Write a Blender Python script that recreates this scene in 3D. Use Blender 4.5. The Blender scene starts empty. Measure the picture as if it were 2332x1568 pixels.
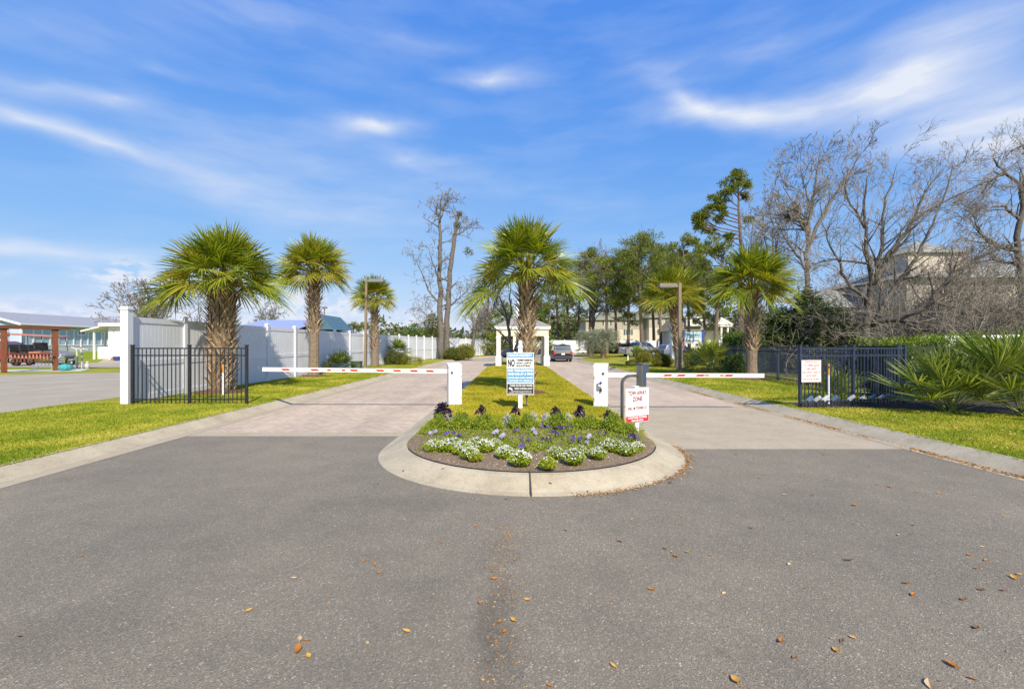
EXPO = 0.42
SUN_E, SUN_C = 4.9, (1, .90, .72)
SKY_DUST, SKY_OZ = .6, 1.0
SKY_FIT = ((.52, .98, 3.4), (1.19, .58, 4.1), (3.9, .13, 5.2))     # gain, power and ceiling for red, green and blue of the sky
SKY_STR = .14
CLOUD = (4.3, 4.55, 5.1)
import bpy, math, random
import numpy as np
from mathutils import Vector, Matrix
R_ = math.radians
SC = bpy.context.scene
COL = SC.collection
F, CZ = 1036.4, 1.73          # lens scale of the 16 mm view, eye height


def G(u, v, z=.15):            # a ground point read off the photograph
    d = F * (CZ - z) / (v - 784)
    return Vector(((u - 1166) / F * d, d, z))


def X(u, d): return (u - 1166) / F * d
def Z(v, d): return CZ + (784 - v) / F * d


# ------------------------------------------------------------------ mesh builder
class MB:
    def __init__(s): s.v = []; s.n = 0; s.f = []; s.M = None

    def add(s, V, Fc, m=0):
        V = np.asarray(V, float).reshape(-1, 3)
        if s.M is not None:
            A = np.array(s.M); V = V @ A[:3, :3].T + A[:3, 3]
        if isinstance(Fc, list) and Fc and hasattr(Fc[0], '__len__') and len({len(f) for f in Fc}) > 1:
            for k in {len(f) for f in Fc}: s.f.append((np.array([f for f in Fc if len(f) == k]) + s.n, m))
        else:
            Fc = np.asarray(Fc, int)
            if Fc.ndim == 1: Fc = Fc[None]
            s.f.append((Fc + s.n, m))
        s.v.append(V); s.n += len(V)

    def mesh(s, name, mats, smooth=False):
        V = np.concatenate(s.v); me = bpy.data.meshes.new(name)
        loops = np.concatenate([f.ravel() for f, m in s.f])
        tot = np.concatenate([np.full(len(f), f.shape[1]) for f, m in s.f])
        mi = np.concatenate([np.full(len(f), m) for f, m in s.f])
        st = np.concatenate([[0], np.cumsum(tot)[:-1]])
        me.vertices.add(len(V)); me.vertices.foreach_set('co', V.ravel())
        me.loops.add(len(loops)); me.loops.foreach_set('vertex_index', loops.astype(np.int32))
        me.polygons.add(len(tot)); me.polygons.foreach_set('loop_start', st.astype(np.int32))
        me.polygons.foreach_set('material_index', mi.astype(np.int32))
        me.polygons.foreach_set('use_smooth', np.full(len(tot), smooth))
        for m in mats: me.materials.append(m)
        me.update(calc_edges=True); me.validate()
        return me

    def build(s, name, mats, parent=None, smooth=False, bevel=0, loc=None, rz=0):
        if not isinstance(mats, (list, tuple)): mats = [mats]
        o = bpy.data.objects.new(name, s.mesh(name, mats, smooth)); COL.objects.link(o)
        if parent: o.parent = parent
        if loc is not None: o.location = loc
        if rz: o.rotation_euler.z = rz
        if bevel:
            b = o.modifiers.new('bevel', 'BEVEL'); b.width = bevel; b.segments = 2; b.limit_method = 'ANGLE'
        return o

    def box(s, c, d, rz=0, m=0, rx=0, ry=0):
        x, y, z = [k / 2 for k in d]
        V = np.array([[i, j, k] for k in (-z, z) for j in (-y, y) for i in (-x, x)])
        if rz or rx or ry:
            A = np.array((Matrix.Rotation(rz, 3, 'Z') @ Matrix.Rotation(ry, 3, 'Y') @ Matrix.Rotation(rx, 3, 'X')))
            V = V @ A.T
        s.add(V + np.array(c), [[0, 2, 3, 1], [4, 5, 7, 6], [0, 1, 5, 4], [2, 6, 7, 3], [0, 4, 6, 2], [1, 3, 7, 5]], m)

    def tube(s, pts, rad, n=8, m=0, cap=True):
        P = [Vector(p) for p in pts]; k = len(P)
        if not hasattr(rad, '__len__'): rad = [rad] * k
        T = [(P[min(i + 1, k - 1)] - P[max(i - 1, 0)]).normalized() for i in range(k)]
        a = T[0].orthogonal().normalized(); V = []
        for i in range(k):
            a = (a - T[i] * a.dot(T[i])).normalized(); b = T[i].cross(a)
            for j in range(n):
                t = 2 * math.pi * j / n
                V.append(P[i] + (a * math.cos(t) + b * math.sin(t)) * rad[i])
        Fq = [[i * n + j, i * n + (j + 1) % n, (i + 1) * n + (j + 1) % n, (i + 1) * n + j] for i in range(k - 1) for j in range(n)]
        base = s.n; s.add([tuple(v) for v in V], Fq, m)
        if cap:
            s.f.append((np.array([list(range(n))[::-1]]) + base, m))
            s.f.append((np.array([list(range(n))]) + base + (k - 1) * n, m))

    def sticks(s, P, Q, ra, rb, n=3, m=0):     # many thin prisms at once
        P = np.asarray(P, float); Q = np.asarray(Q, float); N = len(P)
        if N == 0: return
        ra = np.broadcast_to(np.asarray(ra, float), (N,)); rb = np.broadcast_to(np.asarray(rb, float), (N,))
        T = Q - P; T /= np.linalg.norm(T, axis=1)[:, None] + 1e-9
        h = np.where(np.abs(T[:, 2:3]) < .9, np.array([[0, 0, 1.]]), np.array([[1., 0, 0]]))
        a = np.cross(T, h); a /= np.linalg.norm(a, axis=1)[:, None]; b = np.cross(T, a)
        V = np.zeros((N, 2 * n, 3))
        for j in range(n):
            t = 2 * math.pi * j / n; o = a * math.cos(t) + b * math.sin(t)
            V[:, j] = P + o * ra[:, None]; V[:, n + j] = Q + o * rb[:, None]
        f = np.array([[j, (j + 1) % n, n + (j + 1) % n, n + j] for j in range(n)])
        s.add(V.reshape(-1, 3), (np.arange(N)[:, None, None] * 2 * n + f[None]).reshape(-1, 4), m)

    def lathe(s, prof, n=16, c=(0, 0, 0), m=0):
        V = [(c[0] + r * math.cos(2 * math.pi * j / n), c[1] + r * math.sin(2 * math.pi * j / n), c[2] + z) for r, z in prof for j in range(n)]
        s.add(V, [[i * n + j, i * n + (j + 1) % n, (i + 1) * n + (j + 1) % n, (i + 1) * n + j] for i in range(len(prof) - 1) for j in range(n)], m)

    def prism(s, poly, z0, z1, m=0, M=None):    # polygon in xy raised from z0 to z1
        k = len(poly); V = np.array([(x, y, z0) for x, y in poly] + [(x, y, z1) for x, y in poly], float)
        if M is not None:
            A = np.array(M); V = V @ A[:3, :3].T + A[:3, 3]
        b = s.n; s.add(V, [[i, (i + 1) % k, k + (i + 1) % k, k + i] for i in range(k)], m)
        s.f.append((np.array([list(range(k))[::-1]]) + b, m)); s.f.append((np.array([list(range(k, 2 * k))]) + b, m))

    def quad(s, a, b, c, d, m=0): s.add([a, b, c, d], [[0, 1, 2, 3]], m)

    def leaves(s, C, L, W, rng, m=0, D=None, fold=.25, jit=.35):   # rhombic leaves at the points C
        C = np.asarray(C, float); N = len(C)
        if N == 0: return
        if D is None: D = rng.normal(size=(N, 3))
        else: D = np.asarray(D, float) + rng.normal(size=(N, 3)) * jit
        D = D / (np.linalg.norm(D, axis=1)[:, None] + 1e-9)
        S = np.cross(D, rng.normal(size=(N, 3))); S /= np.linalg.norm(S, axis=1)[:, None] + 1e-9
        Nn = np.cross(S, D)
        l = (L * rng.uniform(.65, 1.25, N))[:, None]; w = (W * rng.uniform(.7, 1.2, N))[:, None]
        V = np.stack([C, C + D * l * .5 + S * w * .5 + Nn * w * fold, C + D * l, C + D * l * .5 - S * w * .5 + Nn * w * fold], 1)
        s.add(V.reshape(-1, 3), np.arange(4 * N).reshape(N, 4), m)

    def text(s, body, c, h, m, width=None, bold=.02, align='CENTER'):   # lettering on a board in the xz plane facing -y
        cu = bpy.data.curves.new('t', 'FONT'); cu.body = body; cu.size = 1; cu.offset = bold
        cu.align_x = align; cu.align_y = 'CENTER'; cu.resolution_u = 3
        o = bpy.data.objects.new('t', cu); me = bpy.data.meshes.new_from_object(o)
        V = np.array([v.co[:] for v in me.vertices]); fs = [list(p.vertices) for p in me.polygons]
        bpy.data.objects.remove(o); bpy.data.meshes.remove(me); bpy.data.curves.remove(cu)
        x0, x1, y0, y1 = V[:, 0].min(), V[:, 0].max(), V[:, 1].min(), V[:, 1].max()
        sy = h / (y1 - y0); sx = width / (x1 - x0) if width else sy
        xx = (V[:, 0] - (x0 + x1) / 2) * sx if align == 'CENTER' else (V[:, 0] - x0) * sx
        zz = (V[:, 1] - (y0 + y1) / 2) * sy
        W = np.stack([c[0] + xx, np.full(len(V), c[1]), c[2] + zz], 1); b = s.n
        s.add(W, np.zeros((0, 3), int), m)
        for f in fs: s.f.append((np.array([f]) + b, m))


def tag(o, label=None, cat=None, group=None, kind=None):
    if label: o['label'] = label
    if cat: o['category'] = cat
    if group: o['group'] = group
    if kind: o['kind'] = kind
    return o


def thing(name, label, cat, loc=(0, 0, 0), rz=0, group=None):
    o = bpy.data.objects.new(name, None); COL.objects.link(o); o.empty_display_size = .2
    o.location = loc; o.rotation_euler.z = rz
    return tag(o, label, cat, group)


def dup(root, loc, rz=0, sc=1, label=None, group=None):
    r = root.copy(); COL.objects.link(r); r.location = loc; r.rotation_euler.z = rz; r.scale = (sc, sc, sc)
    if label: r['label'] = label
    if group: r['group'] = group
    for ch in list(root.children):
        c = ch.copy(); COL.objects.link(c); c.parent = r
        for g in ch.children:
            e = g.copy(); COL.objects.link(e); e.parent = c
    return r


ORD = 'first second third fourth fifth sixth seventh eighth ninth tenth eleventh twelfth thirteenth fourteenth fifteenth sixteenth seventeenth eighteenth nineteenth twentieth'.split() + ['twenty-first', 'twenty-second', 'twenty-third', 'twenty-fourth', 'twenty-fifth', 'twenty-sixth']


# ------------------------------------------------------------------ materials
def nodes(name):
    m = bpy.data.materials.new(name); m.use_nodes = True; t = m.node_tree; t.nodes.clear()
    out = t.nodes.new('ShaderNodeOutputMaterial'); return m, t, out


def N(t, kind, **kw):
    n = t.nodes.new(kind)
    for k, v in kw.items():
        if k.startswith('i_'): n.inputs[k[2:].replace('_', ' ')].default_value = v
        else: setattr(n, k, v)
    return n


def rgb(c): return (c[0], c[1], c[2], 1)


def ramp(t, fac, stops):
    r = N(t, 'ShaderNodeValToRGB'); e = r.color_ramp.elements
    while len(e) < len(stops): e.new(.5)
    for k, (p, c) in zip(e, stops): k.position = p; k.color = rgb(c)
    t.links.new(fac, r.inputs[0]); return r.outputs[0]


def mixc(t, fac, a, b, mode='MIX'):
    n = N(t, 'ShaderNodeMix', data_type='RGBA', blend_type=mode)
    for s, v in ((n.inputs[0], fac), (n.inputs[6], a), (n.inputs[7], b)):
        if isinstance(v, (int, float)): s.default_value = v
        elif isinstance(v, tuple): s.default_value = rgb(v)
        else: t.links.new(v, s)
    return n.outputs[2]


def noise(t, scale, detail=4, rough=.55, co=None, dist=0):
    n = N(t, 'ShaderNodeTexNoise', i_Scale=scale, i_Detail=detail, i_Roughness=rough, i_Distortion=dist)
    if co is None: co = N(t, 'ShaderNodeTexCoord').outputs['Object']
    t.links.new(co, n.inputs['Vector']); return n.outputs[0]


def bump(t, h, strength, dist=.01):
    b = N(t, 'ShaderNodeBump', i_Strength=strength, i_Distance=dist); t.links.new(h, b.inputs['Height']); return b.outputs[0]


def surf(name, c1, c2=None, scale=8, rough=.6, bmp=0, bscale=None, metal=0, spec=.5, grime=0, bdist=.01, lo=.35, hi=.65):
    m, t, out = nodes(name); p = N(t, 'ShaderNodeBsdfPrincipled', i_Roughness=rough, i_Metallic=metal)
    p.inputs['Specular IOR Level'].default_value = spec
    c2 = c2 or tuple(k * .85 for k in c1)
    col = ramp(t, noise(t, scale, 6), [(lo, c1), (hi, c2)])
    if grime:
        g = ramp(t, noise(t, 1.3, 8, .7), [(.45, (1, 1, 1)), (.75, (1 - grime,) * 3)]); col = mixc(t, 1., col, g, 'MULTIPLY')
    t.links.new(col, p.inputs['Base Color'])
    if bmp: t.links.new(bump(t, noise(t, bscale or scale * 4, 5), bmp, bdist), p.inputs['Normal'])
    t.links.new(p.outputs[0], out.inputs[0]); return m


def leafm(name, cols, trans=.3, big=.8, rough=.5, tcol=None, pat=.8):   # foliage: every leaf its own tone, patches of tone through the plant
    m, t, out = nodes(name); g = N(t, 'ShaderNodeNewGeometry')
    n = noise(t, big, 2); a = N(t, 'ShaderNodeMath', operation='MULTIPLY_ADD'); t.links.new(g.outputs['Random Per Island'], a.inputs[0])
    a.inputs[1].default_value = .65 if pat < 1 else .45; b = N(t, 'ShaderNodeMath', operation='MULTIPLY_ADD'); t.links.new(n, b.inputs[0]); b.inputs[1].default_value = pat; b.inputs[2].default_value = .18 - pat / 2
    t.links.new(b.outputs[0], a.inputs[2])
    k = len(cols); col = ramp(t, a.outputs[0], [(i / (k - 1) * .9 + .05, c) for i, c in enumerate(cols)])
    p = N(t, 'ShaderNodeBsdfPrincipled', i_Roughness=rough); t.links.new(col, p.inputs['Base Color'])
    p.inputs['Specular IOR Level'].default_value = .35
    tr = N(t, 'ShaderNodeBsdfTranslucent'); t.links.new(mixc(t, 1., col, tcol or (1.5, 1.4, .5), 'MULTIPLY'), tr.inputs[0])
    mx = N(t, 'ShaderNodeMixShader'); mx.inputs[0].default_value = trans
    t.links.new(p.outputs[0], mx.inputs[1]); t.links.new(tr.outputs[0], mx.inputs[2]); t.links.new(mx.outputs[0], out.inputs[0]); return m


def glassm(name, c=(.05, .07, .09), rough=.08):
    m, t, out = nodes(name); p = N(t, 'ShaderNodeBsdfPrincipled', i_Roughness=rough); p.inputs['Specular IOR Level'].default_value = .8
    t.links.new(ramp(t, noise(t, 2), [(.3, c), (.7, tuple(k * 1.6 for k in c))]), p.inputs['Base Color'])
    t.links.new(p.outputs[0], out.inputs[0]); return m


def siding(name, c1, c2, pitch, rough=.6, axis='Z', depth=.5):
    m, t, out = nodes(name); tc = N(t, 'ShaderNodeTexCoord'); sp = N(t, 'ShaderNodeSeparateXYZ'); t.links.new(tc.outputs['Object'], sp.inputs[0])
    a = N(t, 'ShaderNodeMath', operation='MULTIPLY'); t.links.new(sp.outputs[axis], a.inputs[0]); a.inputs[1].default_value = 1 / pitch
    f = N(t, 'ShaderNodeMath', operation='FRACT'); t.links.new(a.outputs[0], f.inputs[0])
    base = ramp(t, noise(t, 3), [(.3, c1), (.7, c2)])
    gap = ramp(t, f.outputs[0], [(0, (.35,) * 3), (.1, (1,) * 3)])
    p = N(t, 'ShaderNodeBsdfPrincipled', i_Roughness=rough); t.links.new(mixc(t, 1., base, gap, 'MULTIPLY'), p.inputs['Base Color'])
    t.links.new(bump(t, f.outputs[0], depth, .02), p.inputs['Normal']); t.links.new(p.outputs[0], out.inputs[0]); return m


WHITE = surf('white_vinyl', (.78, .80, .86), (.73, .75, .81), 1.5, .45, grime=.06)
PAINT = surf('white_paint', (.83, .83, .82), (.78, .78, .77), 6, .4, grime=.08)
IRON = surf('black_iron', (.012, .013, .018), (.025, .026, .032), 20, .45)
NAVY = surf('navy_iron', (.017, .028, .058), (.03, .046, .09), 12, .45)
RED = surf('red_reflector', (.42, .022, .012), (.48, .035, .02), 20, .4)
ORANGE = surf('orange_tab', (.62, .22, .05), (.55, .15, .04), 20, .4)
BLACK = surf('black_plastic', (.015, .015, .018), (.03, .03, .034), 15, .5)
STEEL = surf('grey_steel', (.30, .31, .33), (.38, .39, .41), 10, .4, metal=.6)
GREYP = surf('grey_paint', (.16, .17, .19), (.21, .22, .24), 8, .5)
LAMPC = surf('bronze_paint', (.20, .15, .09), (.25, .19, .12), 5, .55)
LAMPH = surf('taupe_paint', (.17, .15, .13), (.22, .19, .16), 5, .55)
BLUE = surf('sign_blue', (.09, .29, .50), (.11, .32, .53), 9, .45)
SWHITE = surf('sign_white', (.80, .81, .82), (.75, .76, .78), 5, .45, grime=.05)
SBLACK = surf('sign_black', (.02, .02, .025), (.03, .03, .035), 9, .45)
SRED = surf('sign_maroon', (.24, .018, .03), (.28, .03, .045), 9, .45)
SRED2 = surf('sign_red', (.50, .03, .045), (.46, .025, .04), 9, .45)
SGREY = surf('faded_print', (.62, .62, .64), (.68, .68, .70), 30, .5)
NAVYB = surf('navy_box', (.045, .055, .11), (.055, .07, .125), 12, .5)
OLIVE = surf('olive_box', (.30, .28, .22), (.22, .20, .15), 14, .6)  # olive tone for the plate on one side of the keypad housing
DBLUE = surf('deep_blue', (.03, .05, .28), (.05, .08, .33), 8, .5)
GLASS = glassm('window_glass')
RUBBER = surf('tyre_rubber', (.015, .015, .015), (.03, .03, .03), 30, .8)
CHROME = surf('wheel_alloy', (.35, .36, .37), (.45, .46, .47), 20, .35, metal=.7)
TAIL = surf('tail_lamp', (.45, .02, .02), (.5, .05, .03), 10, .25)
MULCH = surf('mulch', (.10, .055, .03), (.20, .11, .055), 40, .95, bmp=.9, bscale=70, bdist=.03)
SOIL = surf('bed_soil', (.15, .10, .06), (.30, .22, .145), 30, .95, bmp=.9, bscale=90, bdist=.02)
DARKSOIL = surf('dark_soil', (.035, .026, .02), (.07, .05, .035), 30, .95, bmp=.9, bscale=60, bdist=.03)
BARK = surf('grey_bark', (.19, .165, .14), (.09, .078, .066), 9, .9, bmp=.8, bscale=30, bdist=.02)
BARKD = surf('dark_bark', (.06, .052, .045), (.14, .123, .108), 9, .9, bmp=.8, bscale=30, bdist=.02)
TWIG = surf('brown_twigs', (.17, .14, .11), (.28, .24, .195), 1.2, .9)
TWIGG = surf('grey_twigs', (.24, .215, .185), (.15, .13, .105), 1.2, .9)
PBARK = surf('pine_bark', (.12, .085, .065), (.20, .15, .115), 6, .9, bmp=.7, bscale=14, bdist=.03)
PALMBD = surf('palm_trunk_core', (.10, .07, .045), (.16, .12, .08), 12, .95, bmp=.9, bscale=40, bdist=.02)
POLE = surf('dark_pole', (.06, .065, .075), (.085, .09, .10), 10, .45)
PALMB = surf('palm_trunk_bark', (.26, .205, .15), (.16, .12, .085), 12, .9, bmp=.9, bscale=40, bdist=.02)
BOOT = leafm('palm_boots', [(.16, .10, .05), (.28, .195, .115), (.41, .31, .205), (.53, .44, .33)], .0, 1.5, .8)
BOOTD = leafm('palm_boots_brown', [(.07, .042, .024), (.15, .09, .05), (.25, .155, .085), (.33, .23, .14)], .0, 1.5, .85)
PALM1 = leafm('palm_leaf', [(.08, .125, .010), (.165, .225, .018), (.26, .31, .026), (.39, .39, .06)], .42, .9, .32)
PALM2 = leafm('palm_leaf_yellow', [(.17, .20, .015), (.27, .28, .024), (.37, .34, .04), (.45, .38, .09)], .40, .9, .35)
PALMD = leafm('palm_leaf_dry', [(.25, .16, .08), (.36, .25, .13), (.42, .32, .19)], .25, 2, .8)
FANP = leafm('fan_palm_leaf', [(.06, .105, .018), (.12, .185, .03), (.22, .28, .055), (.40, .42, .16)], .32, 1.5, .3)
SAWP = leafm('saw_palmetto_leaf', [(.07, .115, .018), (.15, .21, .035), (.27, .33, .08), (.50, .50, .24)], .36, 1.2, .26)
PINDO = leafm('pindo_leaf', [(.16, .19, .13), (.24, .27, .20), (.33, .35, .27)], .25, 1, .5)
PINE = leafm('pine_needles', [(.045, .075, .010), (.11, .155, .018), (.20, .24, .026), (.32, .31, .05)], .35, .35, .6)
HEDGE = leafm('hedge_leaf', [(.035, .075, .012), (.075, .14, .018), (.14, .22, .025), (.25, .31, .05)], .3, 1.3, .35)
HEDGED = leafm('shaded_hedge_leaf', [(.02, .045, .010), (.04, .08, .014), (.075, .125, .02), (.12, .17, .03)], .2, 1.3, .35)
HEDGEL = leafm('sunlit_hedge_leaf', [(.06, .11, .012), (.12, .19, .018), (.20, .28, .025), (.34, .38, .05)], .35, 1.3, .4)  # sunlight on the hedge top painted as leaf colour, against its shaded front leaves
HEDGEY = leafm('golden_hedge_leaf', [(.10, .11, .015), (.20, .20, .02), (.29, .27, .03), (.36, .33, .05)], .3, 1.3, .45)
HEDGEO = leafm('olive_hedge_leaf', [(.05, .07, .015), (.10, .125, .02), (.17, .18, .03), (.24, .24, .05)], .3, 1.3, .45)
CEDAR = leafm('cedar_leaf', [(.018, .045, .010), (.04, .08, .014), (.09, .14, .02), (.19, .23, .03)], .28, .5, .6)
YGREEN = leafm('spring_leaf', [(.08, .11, .015), (.15, .19, .02), (.22, .26, .03), (.28, .30, .05)], .35, .4, .6)
FARG = leafm('far_leaf', [(.05, .075, .03), (.085, .11, .04), (.12, .14, .05), (.16, .15, .08)], .2, .08, .8)
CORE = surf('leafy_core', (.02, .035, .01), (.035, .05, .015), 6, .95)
# ------------------------------------------------------------------ camera, sun, sky
cd = bpy.data.cameras.new('camera'); cam = bpy.data.objects.new('camera', cd); COL.objects.link(cam)
cd.lens = 16; cd.sensor_width = 36; cd.clip_end = 6000; cd.clip_start = .05
cam.location = (0, 0, CZ); cam.rotation_euler = (R_(90), 0, 0); SC.camera = cam
SUN_EL, SUN_AZ = R_(41), R_(163)
sd = bpy.data.lights.new('sun', 'SUN'); so = bpy.data.objects.new('sun', sd); COL.objects.link(so)
sd.energy = SUN_E; sd.angle = R_(.5); sd.color = SUN_C
tosun = Vector((math.sin(SUN_AZ) * math.cos(SUN_EL), math.cos(SUN_AZ) * math.cos(SUN_EL), math.sin(SUN_EL)))
so.rotation_euler = (-tosun).to_track_quat('-Z', 'Y').to_euler(); so.location = tosun * 60
SC.view_settings.view_transform = 'Standard'; SC.view_settings.look = 'None'; SC.view_settings.exposure = EXPO
SC.view_settings.gamma = 1

w = bpy.data.worlds.new('World'); SC.world = w; w.use_nodes = True; t = w.node_tree; t.nodes.clear()
L = t.links.new
sky = N(t, 'ShaderNodeTexSky', sky_type='NISHITA', sun_disc=False, sun_elevation=SUN_EL, sun_rotation=SUN_AZ, air_density=1.0, dust_density=SKY_DUST, ozone_density=SKY_OZ)
tc = N(t, 'ShaderNodeTexCoord'); sp = N(t, 'ShaderNodeSeparateXYZ'); L(tc.outputs['Generated'], sp.inputs[0])


def M_(op, a, b=None, c=None):
    n = N(t, 'ShaderNodeMath', operation=op)
    for i, v in enumerate((a, b, c)):
        if v is None: continue
        if isinstance(v, (int, float)): n.inputs[i].default_value = v
        else: L(v, n.inputs[i])
    return n.outputs[0]


az = M_('ARCTAN2', sp.outputs[0], sp.outputs[1]); el = M_('ARCSINE', sp.outputs[2])
cb = N(t, 'ShaderNodeCombineXYZ'); L(az, cb.inputs[0]); L(el, cb.inputs[1])
wn = N(t, 'ShaderNodeTexNoise', i_Scale=3.2, i_Detail=4, i_Roughness=.55); L(cb.outputs[0], wn.inputs['Vector'])
wv = N(t, 'ShaderNodeVectorMath', operation='MULTIPLY_ADD'); L(wn.outputs['Color'], wv.inputs[0]); wv.inputs[1].default_value = (.12, .07, 0); wv.inputs[2].default_value = (-.06, -.035, 0)
wa = N(t, 'ShaderNodeVectorMath', operation='ADD'); L(cb.outputs[0], wa.inputs[0]); L(wv.outputs[0], wa.inputs[1])
# wispy texture stretched along the streaks
st = N(t, 'ShaderNodeMapping'); st.inputs['Scale'].default_value = (3.0, 13, 1); L(wa.outputs[0], st.inputs[0])
wisp = N(t, 'ShaderNodeTexNoise', i_Scale=1.5, i_Detail=6, i_Roughness=.55); L(st.outputs[0], wisp.inputs['Vector'])
st2 = N(t, 'ShaderNodeMapping'); st2.inputs['Scale'].default_value = (9, 20, 1); L(cb.outputs[0], st2.inputs[0])
puff = N(t, 'ShaderNodeTexNoise', i_Scale=2.2, i_Detail=7, i_Roughness=.6); L(st2.outputs[0], puff.inputs['Vector'])
CL = [  # where each cirrus streak is sighted, its half length, half width, tilt, strength
    (1640, 268, 180, 34, -2, .95), (1545, 240, 100, 26, -34, .6), (1850, 238, 260, 40, 12, .85), (2110, 165, 190, 80, 32, .85), (2280, 265, 330, 85, 8, 1.1), (2260, 330, 300, 70, 4, .6),
    (2200, 60, 260, 70, 20, .45), (1500, 170, 120, 50, -20, .22), (1700, 110, 260, 60, 15, .22), (2000, 200, 300, 70, 14, .5),
    (1125, 176, 115, 24, 0, .9), (830, 291, 120, 30, 0, .85), (930, 364, 100, 24, -3, .6), (965, 100, 120, 26, -4, .30), (870, 300, 60, 16, 4, .3),
    (190, 322, 300, 24, -17, .75), (30, 275, 120, 22, -19, .5), (520, 430, 280, 55, -16, .45), (800, 500, 300, 48, -12, .42), (70, 200, 180, 36, -9, .4), (250, 235, 110, 20, -5, .4),
    (130, 560, 270, 24, -7, .85), (0, 540, 90, 20, -7, .4), (160, 60, 380, 90, -8, .26), (620, 40, 330, 60, -14, .22), (600, 330, 420, 60, -8, .22), (370, 175, 60, 14, -8, .2), (20, 600, 50, 12, 0, .3), (900, 430, 420, 70, -8, .22)]
PF = [(285, 618, 75, 30, .9), (330, 640, 60, 28, .7), (60, 700, 95, 32, .9), (200, 715, 80, 30, .8), (680, 690, 90, 42, .9), (790, 700, 85, 36, .9), (900, 735, 80, 26, .8), (560, 715, 120, 26, .6), (420, 730, 150, 28, .5), (1020, 745, 100, 20, .5)]


def blob(vec, u, v, a, b, ang):
    ae = lambda p, q: (math.atan((p - 1166) / F), math.atan((784 - q) / math.hypot(F, p - 1166)))
    A, E = ae(u, v); c_, s_ = math.cos(R_(ang)) * 40, math.sin(R_(ang)) * 40; A1, E1 = ae(u + c_, v - s_); A2, E2 = ae(u - s_, v - c_)
    ang = math.degrees(math.atan2(E1 - E, A1 - A)); k = math.hypot(A1 - A, E1 - E) / 40; k2 = math.hypot(A2 - A, E2 - E) / 40
    m = N(t, 'ShaderNodeMapping', vector_type='TEXTURE'); m.inputs['Location'].default_value = (A, E, 0)
    m.inputs['Rotation'].default_value = (0, 0, R_(ang)); m.inputs['Scale'].default_value = (a * k * 1.75, b * k2 * 1.75, 1); L(vec, m.inputs[0])
    g = N(t, 'ShaderNodeTexGradient', gradient_type='QUADRATIC_SPHERE'); L(m.outputs[0], g.inputs[0]); return g.outputs[1]


tot = None
for u, v, a, b, ang, s in CL:
    q = M_('MULTIPLY', blob(wa.outputs[0], u, v, a, b, ang), s); tot = q if tot is None else M_('ADD', tot, q)
wr = N(t, 'ShaderNodeMapRange', i_From_Min=.28, i_From_Max=.70, i_To_Min=.40, i_To_Max=1.08); L(wisp.outputs[0], wr.inputs[0])
tot = M_('MULTIPLY', tot, wr.outputs[0])
pt = None
for u, v, a, b, s in PF:
    q = M_('MULTIPLY', blob(wa.outputs[0], u, v, a, b, 0), s * 2); pt = q if pt is None else M_('ADD', pt, q)
pr = N(t, 'ShaderNodeMapRange', i_From_Min=.42, i_From_Max=.60, i_To_Min=0, i_To_Max=1.2); L(puff.outputs[0], pr.inputs[0])
pt = M_('MINIMUM', M_('MULTIPLY', pt, pr.outputs[0]), .85)
# general thin veil everywhere else
veil = N(t, 'ShaderNodeMapRange', i_From_Min=.42, i_From_Max=.8, i_To_Min=0, i_To_Max=.15); L(wisp.outputs[0], veil.inputs[0])
mask = M_('MINIMUM', M_('ADD', M_('ADD', tot, pt), veil.outputs[0]), .97)
sc_ = N(t, 'ShaderNodeSeparateColor'); L(sky.outputs[0], sc_.inputs[0]); cc = N(t, 'ShaderNodeCombineColor')
for i, (g_, p_, mx_) in enumerate(SKY_FIT): L(M_('MINIMUM', M_('MULTIPLY', M_('POWER', sc_.outputs[i], p_), g_), mx_), cc.inputs[i])
cl = mixc(t, mask, cc.outputs[0], CLOUD)
bg = N(t, 'ShaderNodeBackground'); bg.inputs['Strength'].default_value = SKY_STR; L(cl, bg.inputs[0])
wo = N(t, 'ShaderNodeOutputWorld'); L(bg.outputs[0], wo.inputs[0])

# ------------------------------------------------------------------ surfaces of the ground


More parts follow.
